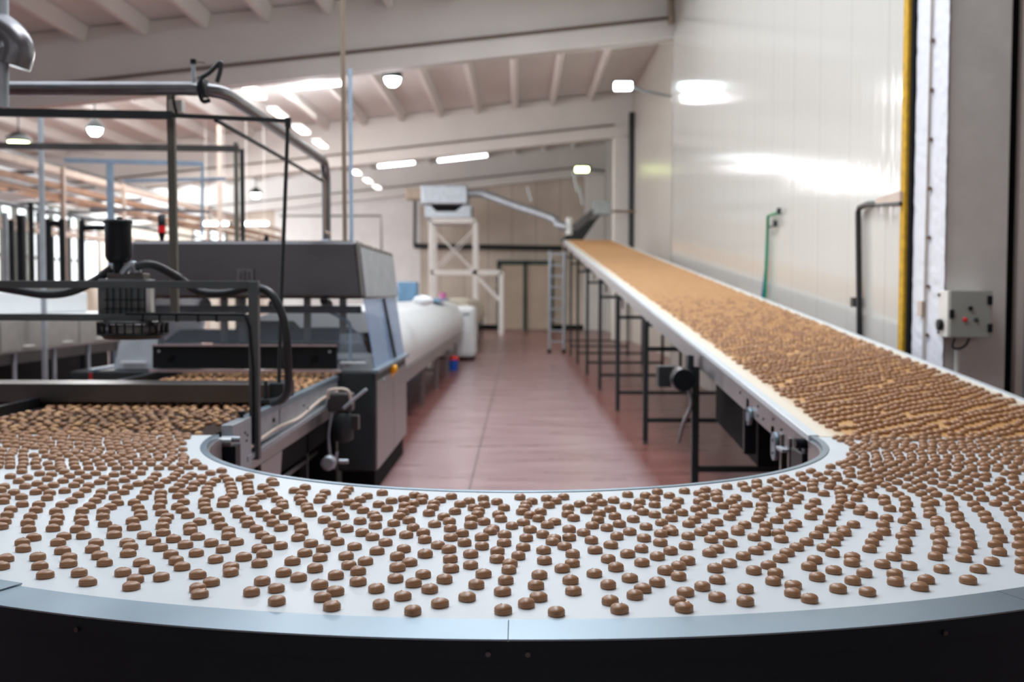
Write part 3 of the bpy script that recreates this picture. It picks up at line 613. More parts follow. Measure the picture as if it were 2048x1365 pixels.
# blower
bl = thing('side_channel_blower', 'blower with black canister filter hung on the dark gantry', 'blower', at(250, 680, 6.3))
cz = at(236, 440, 6.3); cb = at(236, 520, 6.3); r_ = .076
MB().lathe((cz.x, 6.3, cb.z), [(.05, -.02), (r_-.008, 0), (r_, .02), (r_, cz.z-cb.z-.02)], 32).build('filter_canister', black, bl)
MB().lathe((cz.x, 6.3, cz.z-.022), [(r_+.008, 0), (r_+.008, .014), (r_-.004, .022)], 32).build('canister_lid', black, bl)
MB().lathe((cz.x+.01, 6.3, cz.z), [(.012, 0), (.018, .006), (.018, .012), (.006, .016)], 14).build('lid_knob', black, bl)
MB().lathe((cz.x, 6.3, at(236, 552, 6.3).z), [(.034, 0), (.034, .085)], 20).build('neck', black, bl)
q0, q1 = at(203, 636, 6.3), at(298, 562, 6.3)
MB().box(q0.x, q1.x, 6.24, 6.42, q0.z, q1.z+.01).build('motor_housing', mat('blower_grey', (.13, .145, .15), .45, .3, noise=.2), bl, .01)
cg = MB()
for u in (214, 226, 240, 252, 262, 276, 290): cg.bar(at(u, 565, 6.225), at(u, 634, 6.225), .006)
for v in (572, 600, 618, 630): cg.bar(at(208, v, 6.225), at(290, v, 6.225), .005)
cg.build('wire_guard', black, bl)
MB().box(q1.x, q1.x+.03, 6.24, 6.3, q0.z+.02, q1.z).build('white_terminal', box_side, bl, .003)
MB().box(q0.x+.05, q1.x-.02, 6.26, 6.38, q1.z, q1.z+.045).build('inlet_block', steel_dark, bl, .006)
rg = at(272, 656, 6.35)
MB().lathe((rg.x, 6.30, rg.z+.0), [(.08, -.05), (.16, -.065), (.195, -.03), (.195, .02), (.16, .05), (.05, .055)], 32).build('impeller_ring', steel_dark, bl)
cg = MB()
for k in range(26):
    a = 2*PI*k/26; x, y = .2*math.cos(a), .2*math.sin(a)
    cg.bar((rg.x+x, 6.30+y, rg.z-.04), (rg.x+x, 6.30+y, rg.z+.04), .008)
for zz in (-.035, .035): cg.tube([(rg.x+.2*math.cos(2*PI*k/36), 6.30+.2*math.sin(2*PI*k/36), rg.z+zz) for k in range(37)], .006, 6)
cg.build('ring_guard', black, bl)
MB().tube(smoothpath([at(245, 548, 6.28), at(256, 533, 6.28), at(270, 530, 6.28), at(276, 546, 6.28)], 5), .022, 12).build('outlet_elbow', galv, bl)
hs = smoothpath([at(270, 533, 6.25), at(305, 530, 6.28), at(350, 552, 6.4), at(395, 582, 6.5), at(450, 587, 6.4), at(505, 575, 6.3), at(545, 592, 6.25), at(570, 650, 6.25), at(575, 720, 6.3), at(577, 775, 6.4), at(566, 798, 6.5), at(545, 806, 6.6)], 22)
tag(MB().tube(hs, .024, 14, ridge=.08).build('flexible_hose', rubber), 'ribbed grey hose looping from the blower down past the gantry post', 'hose')
hs = smoothpath([at(225, 536, 6.32), at(190, 562, 6.32), at(140, 584, 6.3), at(90, 589, 6.3), at(40, 582, 6.3), at(-40, 568, 6.3)], 26)
tag(MB().tube(hs, .025, 14, ridge=.08).build('flexible_hose', rubber), 'ribbed dark hose sagging from the blower to the left edge', 'hose')

# ------------------------------------------------------------------ white covered conveyor beyond the machine
cvr = thing('covered_conveyor', 'long white covered conveyor with rounded top beyond the steel machine', 'conveyor', (-2.4, 19, 0))
prof = [(-1.50, .80), (-1.42, 1.0), (-1.46, 1.25), (-1.62, 1.48), (-1.9, 1.58), (-2.4, 1.62), (-2.9, 1.58), (-3.2, 1.48), (-3.36, 1.25), (-3.4, 1.0), (-3.3, .80)]
b = MB(); n = len(prof)
vs = [(x, y, z) for y in (12.75, 28.0) for x, z in prof]
b.add(vs, [(i, i+1, n+i+1, n+i) for i in range(n-1)], True); b.add(vs, [(n-1, 0, n, 2*n-1)]); b.add(vs[:n], [tuple(range(n))]); b.add(vs[n:], [tuple(range(n))])
b.build('cover', white_cool, cvr)
MB().box(-1.52, -1.46, 12.2, 28, .62, .80).build('side_frame', steel_side, cvr, .004)
MB().box(-3.3, -1.55, 12.2, 28, .66, .78).build('bed', iron, cvr)
for y in (13.4, 16.7, 19.7, 22.7, 25.6):
    for x in (-1.52, -3.2): MB().bar((x, y, 0), (x, y, .7), .055).build('leg', steel_side, cvr)
    MB().bar((-1.52, y, .36), (-3.2, y, .36), .04).build('cross_bar', steel_side, cvr)
em_ = thing('conveyor_end_cabinet', 'tall white rounded cabinet at the far end of the covered conveyor', 'cabinet', (-1.75, 28.4, 0))
MB().box(-2.4, -1.14, 28.2, 29.6, .07, 1.45).build('body', white_cool, em_, .12)
MB().box(-2.3, -1.2, 28.3, 29.5, 0, .08).build('plinth', black_matte, em_)
lb = MB()
for k in range(3): lb.box(-1.50+.07*k, -1.45+.07*k, 28.188, 28.198, 1.22, 1.27)
lb.build('lettering', MATS['dark_green_frame'], em_)
c2 = thing('far_covered_conveyor', 'pale covered conveyor continuing behind the white end cabinet', 'conveyor', (-2, 34, 0))
b = MB(); vs = [(x*.92, y, z+.02) for y in (30.5, 42) for x, z in prof]
b.add(vs, [(i, i+1, n+i+1, n+i) for i in range(n-1)], True); b.add(vs, [(n-1, 0, n, 2*n-1)]); b.add(vs[:n], [tuple(range(n))]); b.add(vs[n:], [tuple(range(n))])
b.build('cover', mat('cream_cover', (.66, .62, .52), .5, noise=.1), c2)
for y in (31, 34.5, 38, 41.5):
    for x in (-1.42, -3.0): MB().bar((x, y, 0), (x, y, .85), .07).build('leg', iron, c2)
p = at(906, 722, 24.5)
bn = thing('waste_bin', 'small blue bin with a red lid beside the white end cabinet', 'bin', (p.x, 24.5, 0))
MB().lathe((p.x, 24.5, 0.0), [(.11, 0), (.13, .25)], 20).build('body', blue_p, bn)
MB().lathe((p.x, 24.5, .25), [(.135, 0), (.135, .07), (.05, .09)], 20).build('lid', red, bn)
def simple(name, label, cat, mb, mt, bev=0, group=None): return tag(mb.build(name, mt, bev=bev), label, cat, group)
def pbox(u0, u1, v0, v1, Y, D):
    a, b = at(u0, v1, Y), at(u1, v0, Y); return MB().box(a.x, b.x, Y, Y+D, a.z, b.z)
a, b_ = at(795, 640, 29.7), at(833, 564, 29.7)
rollc = thing('blue_sheeted_pallet', 'pale blue sheeted load standing behind the tunnel machine', 'pallet load', (a.x, 29.7, 0))
MB().box(a.x, b_.x, 29.7, 30.4, .14, b_.z).build('load', sky_blue, rollc, .03)
MB().box(a.x, b_.x, 29.7, 30.4, 0, .14).build('pallet', wood_l, rollc)
a = at(826, 604, 13.2); simple('white_bundle', 'small white rounded bundle on top of the covered conveyor', 'bundle', MB().lathe((a.x, 14.6, 1.615), [(.03, 0), (.13, .03), (.15, .08), (.10, .13), (.02, .15)], 16), white_cool)
a = at(875, 592, 24); simple('pink_tub', 'small pink tub on the covered conveyor', 'tub', MB().lathe((a.x-.05, 26.4, 1.60), [(.07, 0), (.09, .22)], 14), pink)
a, b_ = at(888, 602, 26.6), at(975, 590, 26.6)
simple('blue_tray_stack', 'flat pale blue tray lying along the covered conveyor top', 'tray', MB().box(-2.2, -1.7, 23.0, 26.0, 1.615, 1.67), sky_blue, .01)

# ------------------------------------------------------------------ ventilation unit on scaffold
YS = 46.5
sc = thing('scaffold_stand', 'white steel stand carrying the ventilation unit near the end wall', 'stand', (at(930, 600, YS).x, YS, 0))
def post(parent, u, v0, v1, Y, w, mt, name='leg'):
    p = at(u, v0, Y); q = at(u, v1, Y); return MB().bar((p.x, Y, q.z), (p.x, Y, p.z), w).build(name, mt, parent)
zl = at(900, 545, YS).z; xu = [at(u, 500, YS).x for u in (862, 950, 1002)]
zu = at(900, 442, YS).z
for Y in (YS, YS+2.0):
    for x in xu[:2]: MB().bar((x, Y, 0), (x, Y, zu), .2).build('leg', white, sc)
    MB().bar((xu[2], Y, 0), (xu[2], Y, zl), .2).build('leg', white, sc)
    MB().bar((xu[0], Y, zl), (xu[2], Y, zl), .2).build('cross_beam', white, sc)
    MB().bar((xu[0], Y, zu), (xu[1], Y, zu), .2).build('cross_beam', white, sc)
    MB().bar((xu[1]-.1, Y, zl), (xu[2], Y, zl-1.3), .13).build('brace', white, sc)
    MB().bar((xu[0], Y, zl), (xu[1], Y, zu-.3), .05).build('brace', white, sc)
    MB().bar((xu[1], Y, zl), (xu[0], Y, zu-.3), .05).build('brace', white, sc)
vu = thing('ventilation_unit', 'galvanised ventilation unit of two stacked boxes on the white stand', 'ventilation unit', (xu[0], YS, zu+.1))
p, q = at(850, 440, YS), at(943, 410, YS)
MB().box(p.x, q.x, YS-.1, YS+1.9, zu+.1, q.z).build('lower_box', galv, vu, .04)
p2, q2 = at(843, 408, YS), at(936, 371, YS)
MB().hexa([(p.x+.5, YS-.12, q.z-.3), (q.x-.7, YS-.12, q.z-.3), (q.x-.7, YS+1, q.z-.3), (p.x+.5, YS+1, q.z-.3), (p.x+.2, YS-.12, q.z+.02), (q.x-.3, YS-.12, q.z+.02), (q.x-.3, YS+1, q.z+.02), (p.x+.2, YS+1, q.z+.02)]).build('intake', black_matte, vu)
MB().box(p2.x, q2.x, YS-.3, YS+1.9, q.z+.0, q2.z).build('upper_box', galv, vu, .06)
s0 = at(810, 385, YS); MB().box(s0.x, p2.x, YS+.2, YS+1.0, s0.z-.28, s0.z+.2).build('side_duct', pipe_brown, vu, .02)
ad = thing('air_duct', 'silver round air duct sloping from the ventilation unit to the conveyor top', 'duct', at(1135, 470, 44))
d0, d1, d2, d3 = at(936, 388, YS), at(965, 388, YS), at(1108, 438, 44.5), at(1137, 455, 44)
MB().tube(smoothpath([d0, d1, d1.lerp(d2, .3), d1.lerp(d2, .7), d2, at(1118, 450, 44.2), d3], 4), .17, 16).build('duct', galv, ad)
MB().cyl(at(1139, 470, 44), at(1139, 436, 44), .15, 18).build('drum', white_cool, ad)
MB().bar(at(1148, 458, 44), at(1200, 414, 44), .3, .3).build('sloping_duct', steel_dark, ad)
a, b_ = at(1186, 430, 44), at(1222, 402, 44); MB().box(a.x, b_.x, 43.8, 44.6, a.z, b_.z).build('end_box', galv, ad, .02)
a = at(1150, 470, 43.9); MB().hexa([(a.x-.6, 43.9, a.z-.25), (a.x+.3, 43.9, a.z-.25), (a.x+.3, 44.3, a.z-.25), (a.x-.6, 44.3, a.z-.25), (a.x-.3, 43.9, a.z+.05), (a.x+1.1, 43.9, a.z+.9), (a.x+1.1, 44.3, a.z+.9), (a.x-.3, 44.3, a.z+.05)]).build('hopper', iron, ad)
top_tube('wall_pipe', 'thick black horizontal pipe across the end wall above the double door', [at(828, 492, YB-.4), at(1124, 497, YB-.4)], .13, iron)
top_tube('wall_pipe', 'thin dark pipe bent down the end wall left of the white stand', [at(830, 402, YB-.5), at(829, 492, YB-.5)], .07, iron)
top_tube('wall_pipe', 'dark pipe frame across the white end wall panels left of the stand', [at(560, 432, 50), at(762, 432, 50), at(763, 500, 50)], .05, iron_green)
for i, (u, v0, v1, Y) in enumerate(((1055, 375, 402, 44), (1147, 345, 385, 44), (1158, 372, 410, 44))):
    top_tube('hanger_strap', ['short pale hanger strap above the middle of the air duct', 'pale hanger strap left of the yellow lamp post end', 'short hanger strap just right above the white duct drum'][i], [at(u, v0, Y), at(u+8, v1, Y)], .04, galv, 'hanger', 'hangers above the duct')

# ladder
ld = thing('access_ladder', 'silver ladder leaning at the far end of the climbing conveyor', 'ladder', (at(1098, 706, 31.8).x, 31.8, 0))
lx0, lx1 = at(1099, 600, 31.8).x, at(1128, 600, 31.8).x; lz = at(1100, 503, 31.8).z
for x in (lx0, lx1): MB().bar((x, 31.8, .1), (x, 31.8, lz), .07).build('side_rail', galv, ld)
for k in range(9): MB().bar((lx0, 31.8, .35+k*.33), (lx1, 31.8, .35+k*.33), .045).build('rung', galv, ld)
for x in (lx0, lx1): MB().lathe((x, 31.8, 0), [(.06, 0), (.06, .12)], 12).build('wheel', black, ld)

# ------------------------------------------------------------------ things on the right wall and column
def wy(u): return (XW-.04)/((u-1036)/F)          # depth of a pixel column on the right wall
def onw(u, v, off=.05):
    d = ray(u, v); t = (XW-off)/d.x; return Vector((XW-off, d.y*t, H+d.z*t))
gh = thing('wall_hose_pair', 'green and blue hoses hanging down the glossy panel wall', 'hose', onw(1530, 610))
p = onw(1536, 432)
MB().tube([p+Vector((0, -.55, 0)), p, onw(1534, 500), onw(1529, 612, .06)], .022, 10).build('green_hose', green, gh)
MB().tube([onw(1535, 452), onw(1531, 540), onw(1523, 612, .08)], .018, 10).build('blue_hose', blue_h, gh)
for v, dy in ((431, -.62), (453, -.42)):
    o = onw(1536, v); MB().cyl(o+Vector((0, dy, -.03)), o+Vector((0, dy, .05)), .03, 10).build('tap', iron, gh)
MB().cyl(onw(1536, 455), onw(1536, 455)+Vector((0, -.42, 0)), .015, 8).build('branch_pipe', iron, gh)
cl = thing('cable_ladder', 'dark cable conduit in a wire ladder running up the panel wall', 'cable ladder', onw(1715, 700))
c0, c1 = onw(1722, 900), onw(1716, 425)
MB().tube([c0, c1] + [onw(1720, 415), onw(1735, 409), onw(1758, 408)], .03, 12).build('conduit', rubber, cl)
lw = MB(); 
for du in (-.09, .055): lw.bar(c0+Vector((0.0, du, 0)), c1+Vector((0, du, .0)), .006)
k = c0.z
while k < c1.z: lw.bar((c0.x, c0.y+(c1.y-c0.y)*(k-c0.z)/(c1.z-c0.z)-.055 , k), (c0.x, c0.y+(c1.y-c0.y)*(k-c0.z)/(c1.z-c0.z)+.09, k), .008); k += .13
lw.build('wire_ladder', iron, cl)
o = onw(1710, 605); MB().box(o.x-.03, o.x+.02, o.y-.06, o.y+.06, o.z-.05, o.z+.05).build('cable_clamp', black, cl)
sb = thing('cable_bracket', 'sloping metal cable tray bracket at the edge of the white column', 'bracket', onw(1780, 405))
s0, s1 = onw(1757, 405), onw(1806, 396)
MB().hexa([(s0.x-.03, s0.y, s0.z-.03), (XW, s0.y, s0.z-.03), (XW, s1.y, s1.z-.04), (s1.x-.03, s1.y, s1.z-.04), (s0.x-.03, s0.y, s0.z+.04), (XW, s0.y, s0.z+.04), (XW, s1.y, s1.z+.06), (s1.x-.03, s1.y, s1.z+.06)]).build('tray', wood_l, sb)
MB().bar(s0+Vector((-.02, 0, -.03)), s1+Vector((-.02, 0, -.05)), .03).build('rail', iron, sb)
simple('foam_seal', 'yellow expanded foam seal down the joint between panel wall and column', 'seal', MB().box(3.50, 3.66, 9.61, 9.725, 0, 9.3), yellow)
simple('dark_seal', 'dark strip beside the yellow foam seal', 'seal', MB().box(3.525, 3.565, 9.53, 9.60, 0, 9.3), black_matte)
cbz = thing('column_cable', 'thin cable clipped up the white face of the near column', 'cable', (3.54, 9.15, 1))
MB().tube([(3.538, 9.17, .8), (3.538, 9.16, 3.2), (3.538, 9.13, 5.0), (3.538, 9.10, 9.2)], .006, 8).build('cable', pipe_brown, cbz)
MB().tube([(3.538, 9.22, .8), (3.538, 9.19, 3.2), (3.538, 9.17, 5.0), (3.538, 9.12, 9.2)], .005, 8).build('cable', pipe_brown, cbz)
for k in range(20): MB().box(3.524, 3.545, 9.11, 9.15, 1.0+k*.42, 1.03+k*.42).build('clip', ledge_m, cbz)
simple('column_socket', 'small cream switch box low on the white column face', 'switch', MB().box(3.52, 3.55, 9.22, 9.32, 1.60, 1.73), wood_l, .004)
simple('cable_reel', 'black rounded plug hanging at the foot of the white column face', 'plug', MB().lathe((3.44, 9.05, at(1832, 738, 9.05).z-.1), [(.02, 0), (.06, .02), (.075, .07), (.06, .12), (.02, .14)], 18), black)
eb = thing('control_box', 'grey-green electrical control box on the grey column', 'control box', (3.8, 8.85, 1.4))
p, q = at(1898, 675, 8.65), at(1984, 582, 8.65)
MB().box(p.x-.015, q.x, 8.655, 8.85, p.z, q.z).build('case', box_side, eb, .006)
MB().box(p.x, q.x, 8.635, 8.652, p.z, q.z).build('lid', box_paint, eb, .004)
for v0, v1 in ((592, 610), (648, 665)):
    a, b_ = at(1975, v1, 8.63), at(1985, v0, 8.63); MB().box(a.x, b_.x, 8.62, 8.66, a.z, b_.z).build('hinge', black, eb, .003)
a, b_ = at(1899, 637, 8.63), at(1908, 620, 8.63); MB().box(a.x, b_.x, 8.62, 8.64, a.z, b_.z).build('latch', black, eb, .003)
for u, v, mt_ in ((1941, 617, black), (1930, 640, red), (1952, 640, MATS['dark_green_frame'])):
    a = at(u, v, 8.63); MB().lathe((a.x, 8.615, a.z), [(.012, 0), (.018, .004), (.018, .02)], 16, 'y').build('push_button', mt_, eb)
a = at(1886, 650, 8.75); o = MB().lathe((p.x-.055, 8.76, a.z), [(.03, 0), (.048, .005), (.048, .03), (.03, .04)], 20, 'x').build('rotary_switch', black, eb)
for v in (590, 665):
    a = at(1878, v, 8.8); MB().cyl((p.x-.03, 8.82, a.z), (p.x-.01, 8.82, a.z), .012, 10).build('mounting_lug', iron, eb)
a = at(1922, 680, 8.75)
MB().tube(smoothpath([at(1910, 676, 8.75), at(1905, 694, 8.75), at(1918, 698, 8.75), at(1932, 690, 8.75), at(1938, 677, 8.75)], 5), .009, 8).build('gland_cable', black, eb)
top_tube('conduit_pipe', 'white conduit below the grey-green control box', [at(1914, 700, 8.8), (at(1914, 700, 8.8).x, 8.8, .4)], .02, box_side, 'conduit')
top_tube('column_pipe', 'dark pipe down the far white column behind the climbing conveyor', [at(1264, 225, 39.4), at(1262, 600, 39.4)], .12, iron)
top_tube('wall_bar', 'thin brown bar sticking out from the far column beside the duct box', [at(1222, 423, 39), at(1288, 424, 39)], .05, pipe_brown)
top_tube('corner_pipe', 'brown pipe in the corner where nearest beam meets panel wall', [at(1342, -20, 24.2), at(1342, 48, 24.2)], .07, pipe_brown)

# ------------------------------------------------------------------ lamps
def tube_lamp(u0, v0, u1, v1, Y, label, mt=tube_m):
    a, b_ = at(u0, v0, Y), at(u1, v1, Y)
    t = thing('tube_lamp', label, 'ceiling lamp', (a+b_)/2, 'lit fluorescent lamps')
    MB().tube([a, b_], .055, 12).build('diffuser', mt, t)
    d = Vector((0, .0, .09)); MB().bar(a+d, b_+d, .10, .06).build('housing', white, t)
    for q_ in (a.lerp(b_, .15), a.lerp(b_, .85)): MB().cyl(q_+d, (q_.x, q_.y, ceil_z(q_.x)), .008, 6).build('hanger', white, t)
    return t
tube_lamp(566, 178, 683, 167, 26, 'long lit tube lamp just behind the nearest beam, above the dark pipe')
tube_lamp(876, 322, 974, 311, 41, 'long lit tube lamp under the second beam, above the ventilation unit')
tube_lamp(756, 333, 829, 326, 41, 'lit tube lamp left of the one above the ventilation unit')
tube_lamp(405, 448, 456, 448, 35.2, 'low lit tube lamp over the hood, nearer the red warning light')
tube_lamp(486, 448, 536, 448, 35.2, 'low lit tube lamp over the hood, right of the rack post')
for i, (u, v) in enumerate(((509, 186), (557, 228), (603, 260), (641, 289), (712, 345), (736, 362), (754, 375))):
    Y = 5.2*F/(590-v); a = at(u, v, Y)
    t = thing('strip_lamp', ['first and nearest lamp of the row running down the hall', 'second lamp of the row running down the hall', 'third lamp of the row running down the hall', 'fourth lamp of the row running down the hall',
              'fifth lamp of the row, first right of the hanging rod', 'sixth lamp of the row running down the hall', 'last and farthest lamp of the row running down the hall'][i], 'ceiling lamp', a, 'strip lamps in the long row')
    MB().bar(a+Vector((0, -.7, 0)), a+Vector((0, .7, 0)), .26, .06).build('diffuser', mat('strip_glow%d' % i, (1, 1, 1), .5, emit=(1, .95, .9), estr=2.6), t)
    MB().bar(a+Vector((0, -.75, .06)), a+Vector((0, .75, .06)), .3, .05).build('housing', white, t)
def bay(u, v, Y, label, mt, r=.20):
    a = at(u, v, Y); t = thing('high_bay_lamp', label, 'ceiling lamp', a, 'round hall lamps')
    MB().lathe(a, [(r*.5, -.18), (r*.85, -.10), (r, .0)], 20).build('lens', mt, t)
    MB().lathe(a, [(r*1.25, 0), (r*1.2, .12), (r*.5, .26), (.05, .3)], 20).build('housing', iron, t)
    MB().cyl(a+Vector((0, 0, .3)), (a.x, a.y, ceil_z(a.x)), .02, 8).build('hanger', iron, t)
    return t
bay(785, 157, 26, 'round cool white lamp below the nearest beam near the hanging rod', led_m, .20)
bay(190, 258, 30, 'round cool white lamp at upper left behind the dark rails', led_m, .2)
bay(512, 388, 48, 'small round cool white lamp far off above the hood', led_m, .22)
bay(37, 284, 30, 'yellow-green lit lamp at the left edge above the pipe rack', yl_m, .28)
def flood(u, v, Y, label, mt, w):
    a = at(u, v, Y); t = thing('flood_lamp', label, 'flood lamp', a)
    MB().box(a.x-w, a.x+w, Y-.12, Y+.1, a.z-.10, a.z+.08).build('lens', mt, t, .03)
    MB().box(a.x-w-.04, a.x+w+.04, Y-.08, Y+.12, a.z+.08, a.z+.13).build('housing', iron, t, .02)
    return t, a
t, a = flood(1246, 172, 27, 'bright white flood lamp on an arm from the panel wall corner', led_m, .22)
MB().tube([a+Vector((.2, 0, 0)), at(1290, 183, 27), at(1342, 193, 26)], .03, 8).build('arm', iron, t)
t, a = flood(1164, 339, 42, 'yellow-green flood lamp beside the far column', yl_m, .26)
MB().tube([a+Vector((.2, 0, 0)), a+Vector((.9, 0, -.05))], .04, 8).build('arm', iron, t)
for (u, v, Y, pw) in ((1246, 178, 26.8, 90), (785, 166, 26, 120), (625, 178, 25.9, 200), (925, 324, 41, 60), (790, 335, 41, 60), (509, 190, 27.1, 420), (603, 264, 33.2, 420), (712, 349, 44.7, 260), (190, 262, 30, 420), (512, 392, 48, 420)):
    l = bpy.data.lights.new('lamp_light', 'POINT'); l.energy = pw*.68; l.shadow_soft_size = .5 if pw > 250 else .12; l.color = (.97, .97, 1)
    o = bpy.data.objects.new('lamp_light', l); o.location = at(u, v, Y)+Vector((0, 0, -.22)); C.objects.link(o)

# ------------------------------------------------------------------ left side: pipe racks, machines
pr = thing('pipe_rack', 'long pipe rack of pale and orange-brown rails running down the left of the hall', 'pipe rack', (-11.3, 30, 0))
for (hh, w, mt_) in ((3.0, .16, wood_l), (2.62, .14, wood_b), (2.38, .10, wood_b), (1.47, .13, wood_l), (1.95, .06, iron)):
    MB().bar((-11.3, 17, H+hh), (-11.3, 51, H+hh), w, w).build('rail', mt_, pr)
for y in range(18, 51, 4): MB().bar((-11.2, y, 0), (-11.2, y, H+3.1), .09).build('post', wood_l if y % 8 else steel_dark, pr)
pr2 = thing('overhead_pipe_rack', 'dark cluttered pipe rack under the roof at the far left', 'pipe rack', (-15, 34, 5))
for k, (x, hh, w, mt_) in enumerate(((-14, 3.9, .12, steel_dark), (-15, 3.6, .16, galv), (-16.4, 3.75, .10, iron), (-15.5, 3.15, .12, wood_b), (-17, 3.0, .14, galv), (-18, 2.6, .12, wood_l), (-13, 3.45, .10, wood_b), (-13.6, 2.9, .12, iron))):
    MB().bar((x, 19, H+hh), (x, 52, H+hh*.98), w, w).build('rail', mt_, pr2)
for y in range(20, 52, 4):
    MB().bar((-18.3, y, H+3.0), (-12.8, y, H+3.2), .1, .1).build('cross_bar', steel_dark, pr2)
    MB().bar((-18.2, y, 0), (-18.2, y, H+3.0), .12, .12).build('post', steel_dark, pr2)
for i, (u, v0, v1, Y, w, mt_) in enumerate(((10, 425, 700, 20, .08, galv), (22, 440, 700, 22, .10, black), (42, 430, 700, 23, .14, black), (62, 405, 700, 24, .09, black), (132, 440, 700, 27, .13, steel_dark), (105, 475, 560, 22, .05, iron))):
    p, q = at(u, v0, Y), at(u, v1, Y)
    tag(MB().bar((p.x, Y, 0), p, w).build('riser_pipe', mt_), ['pale riser pipe at the very left edge by the windows', 'first black riser pipe from the left edge', 'thick black riser pipe between two others by the windows', 'third black riser pipe, left of the silver post', 'brownish riser pipe right of the silver post by the windows', 'short thin riser stub in front of the bright windows'][i], 'pipe', 'riser pipes by the windows')
top_tube('riser_bend', 'black pipe hoop in front of the windows left of the canister', smoothpath([(at(97, 466, 20).x, 20, 0), at(97, 466, 20), at(98, 450, 20), at(110, 447, 20), at(122, 452, 20), at(124, 466, 20), (at(124, 466, 20).x, 20, 0)], 5), .06, black)
top_tube('riser_bend', 'black bent pipe just left of the canister', smoothpath([(at(163, 466, 18).x, 18, 0), at(163, 466, 18), at(167, 458, 18), at(180, 456, 18), at(212, 456, 18)], 5), .05, black)
top_tube('hanging_hose', 'bright cyan hose hanging from a pale rack rail at the left edge', [(-11.3, 23.2, 3.25), (-11.28, 23.2, 2.7), (-11.22, 23.2, 2.25)], .03, mat('cyan_hose', (.02, .55, .8), .4, noise=.1), 'hose')
sv = thing('silver_post', 'tall silver post standing in front of the windows at left', 'post', (at(84, 600, 13).x, 13, 0))
p = at(81, 232, 13); MB().bar((p.x, 13, 0), (p.x, 13, p.z), .05).build('post', galv, sv)
bf = thing('blue_grey_frame', 'thin blue-grey steel frame behind the canister', 'frame', (at(220, 600, 17).x, 17, 0))
p = at(220, 325, 17); MB().bar((p.x, 17, 0), (p.x, 17, p.z), .09).build('post', bluef, bf)
MB().bar(at(130, 321, 17), at(406, 328, 17), .07, .07).build('rail', bluef, bf)
MB().bar(at(405, 328, 17), at(404, 470, 17), .035).build('post', bluef, bf)
MB().bar(at(250, 362, 17), at(450, 358, 17), .05).build('rail', bluef, bf)
MB().bar(at(180, 418, 17), at(420, 424, 17), .05).build('rail', steel_side, bf)
p = at(438, 250, 30); simple('pale_column', 'slim cream column far behind the rack post', 'column', MB().bar((p.x, 30, 0), (p.x, 30, p.z), .10), wood_l)
# steel machine row
lm = thing('steel_machine_row', 'row of brushed steel cabinets on legs at the left, behind the guard beam', 'machine', (-6.5, 14, 0))
MB().box(-8.2, -6.0, 11.0, 16.6, 1.06, 1.47).build('body', steel_side, lm, .01)
MB().box(-8.0, -6.05, 11.0, 16.6, 1.47, 1.50).build('table_top', white_cool, lm, .01)
for k, y in enumerate(np.arange(11.05, 16.5, 1.1)):
    dd = MB().box(-6.0, -5.985, y, y+1.07, 1.09, 1.45).build('door', mat('door_steel', (.46, .45, .42), .35, .85, noise=.15) if not k else MATS['door_steel'], lm, .004)
    MB().box(-5.985, -5.95, y+.55, y+.80, 1.13, 1.145).build('handle', box_side, dd)
MB().box(-7.9, -7.8, 9.0, 20, 0.0, 1.05).build('dark_screen', black_matte, lm)  # added dark sheet, hides window glare on the floor behind the legs
MB().box(-6.2, -6.1, 11.0, 16.6, .92, 1.06).build('lower_beam', steel_dark, lm)
for y in (11.6, 12.7, 13.8, 14.9, 16.0):
    for x in (-6.1, -8.0): MB().cyl((x, y, 0), (x, y, 1.06), .03, 12).build('leg', galv, lm)
wr = thing('white_wrapped_load', 'bright white wrapped load standing on the steel cabinets at left', 'wrapped load', (-7.2, 13.5, 1.5))
MB().box(-7.7, -6.5, 12.2, 15.9, 1.50, 1.80).build('wrap', white_cool, wr, .03)
rb = MB()
def blob(c, rx, ry, rz_, nz=1, seed=0):
    rr = random.Random(seed); ph = [rr.random()*6 for _ in range(6)]; b = MB()
    def fn(a, t):
        A = 2*PI*a; P = PI*t; k = 1+.10*math.sin(3*A+ph[0]+2*P)+.07*math.sin(5*A+ph[1])*math.sin(4*P+ph[2])
        z = math.cos(P); return (c[0]+rx*k*math.sin(P)*math.cos(A), c[1]+ry*k*math.sin(P)*math.sin(A), c[2]+rz_*(1+max(-1, min(1, z*1.15))))
    b.grid(fn, 28, 16); return b
p = at(28, 590, 11.5); simple('pale_sack', 'lumpy pale sack lying on the steel cabinets at the left edge', 'sack', blob((-6.7, 11.6, 1.50), .42, .45, .19, seed=1), sack)
simple('pale_sack', 'upper pale sack with folded top behind the first one', 'sack', blob((-7.3, 12.75, 1.80), .5, .5, .17, seed=3), sack)
simple('grey_crate', 'flat grey-green crate on the white wrapped load', 'crate', MB().box(-7.6, -6.9, 14.6, 16.0, 1.80, 1.93), iron_green, .02)
simple('red_drum', 'red drum on the floor between cabinets and steel machine', 'drum', MB().lathe((-5.0, 13.0, 0), [(.28, 0), (.30, .05), (.30, .8), (.28, .85)], 24), mat('dull_red', (.35, .02, .02), .5, noise=.2))
simple('dark_bin', 'dark bin on the floor under the steel cabinets', 'bin', MB().box(-5.9, -5.2, 13.8, 14.6, 0, .75), iron, .02)

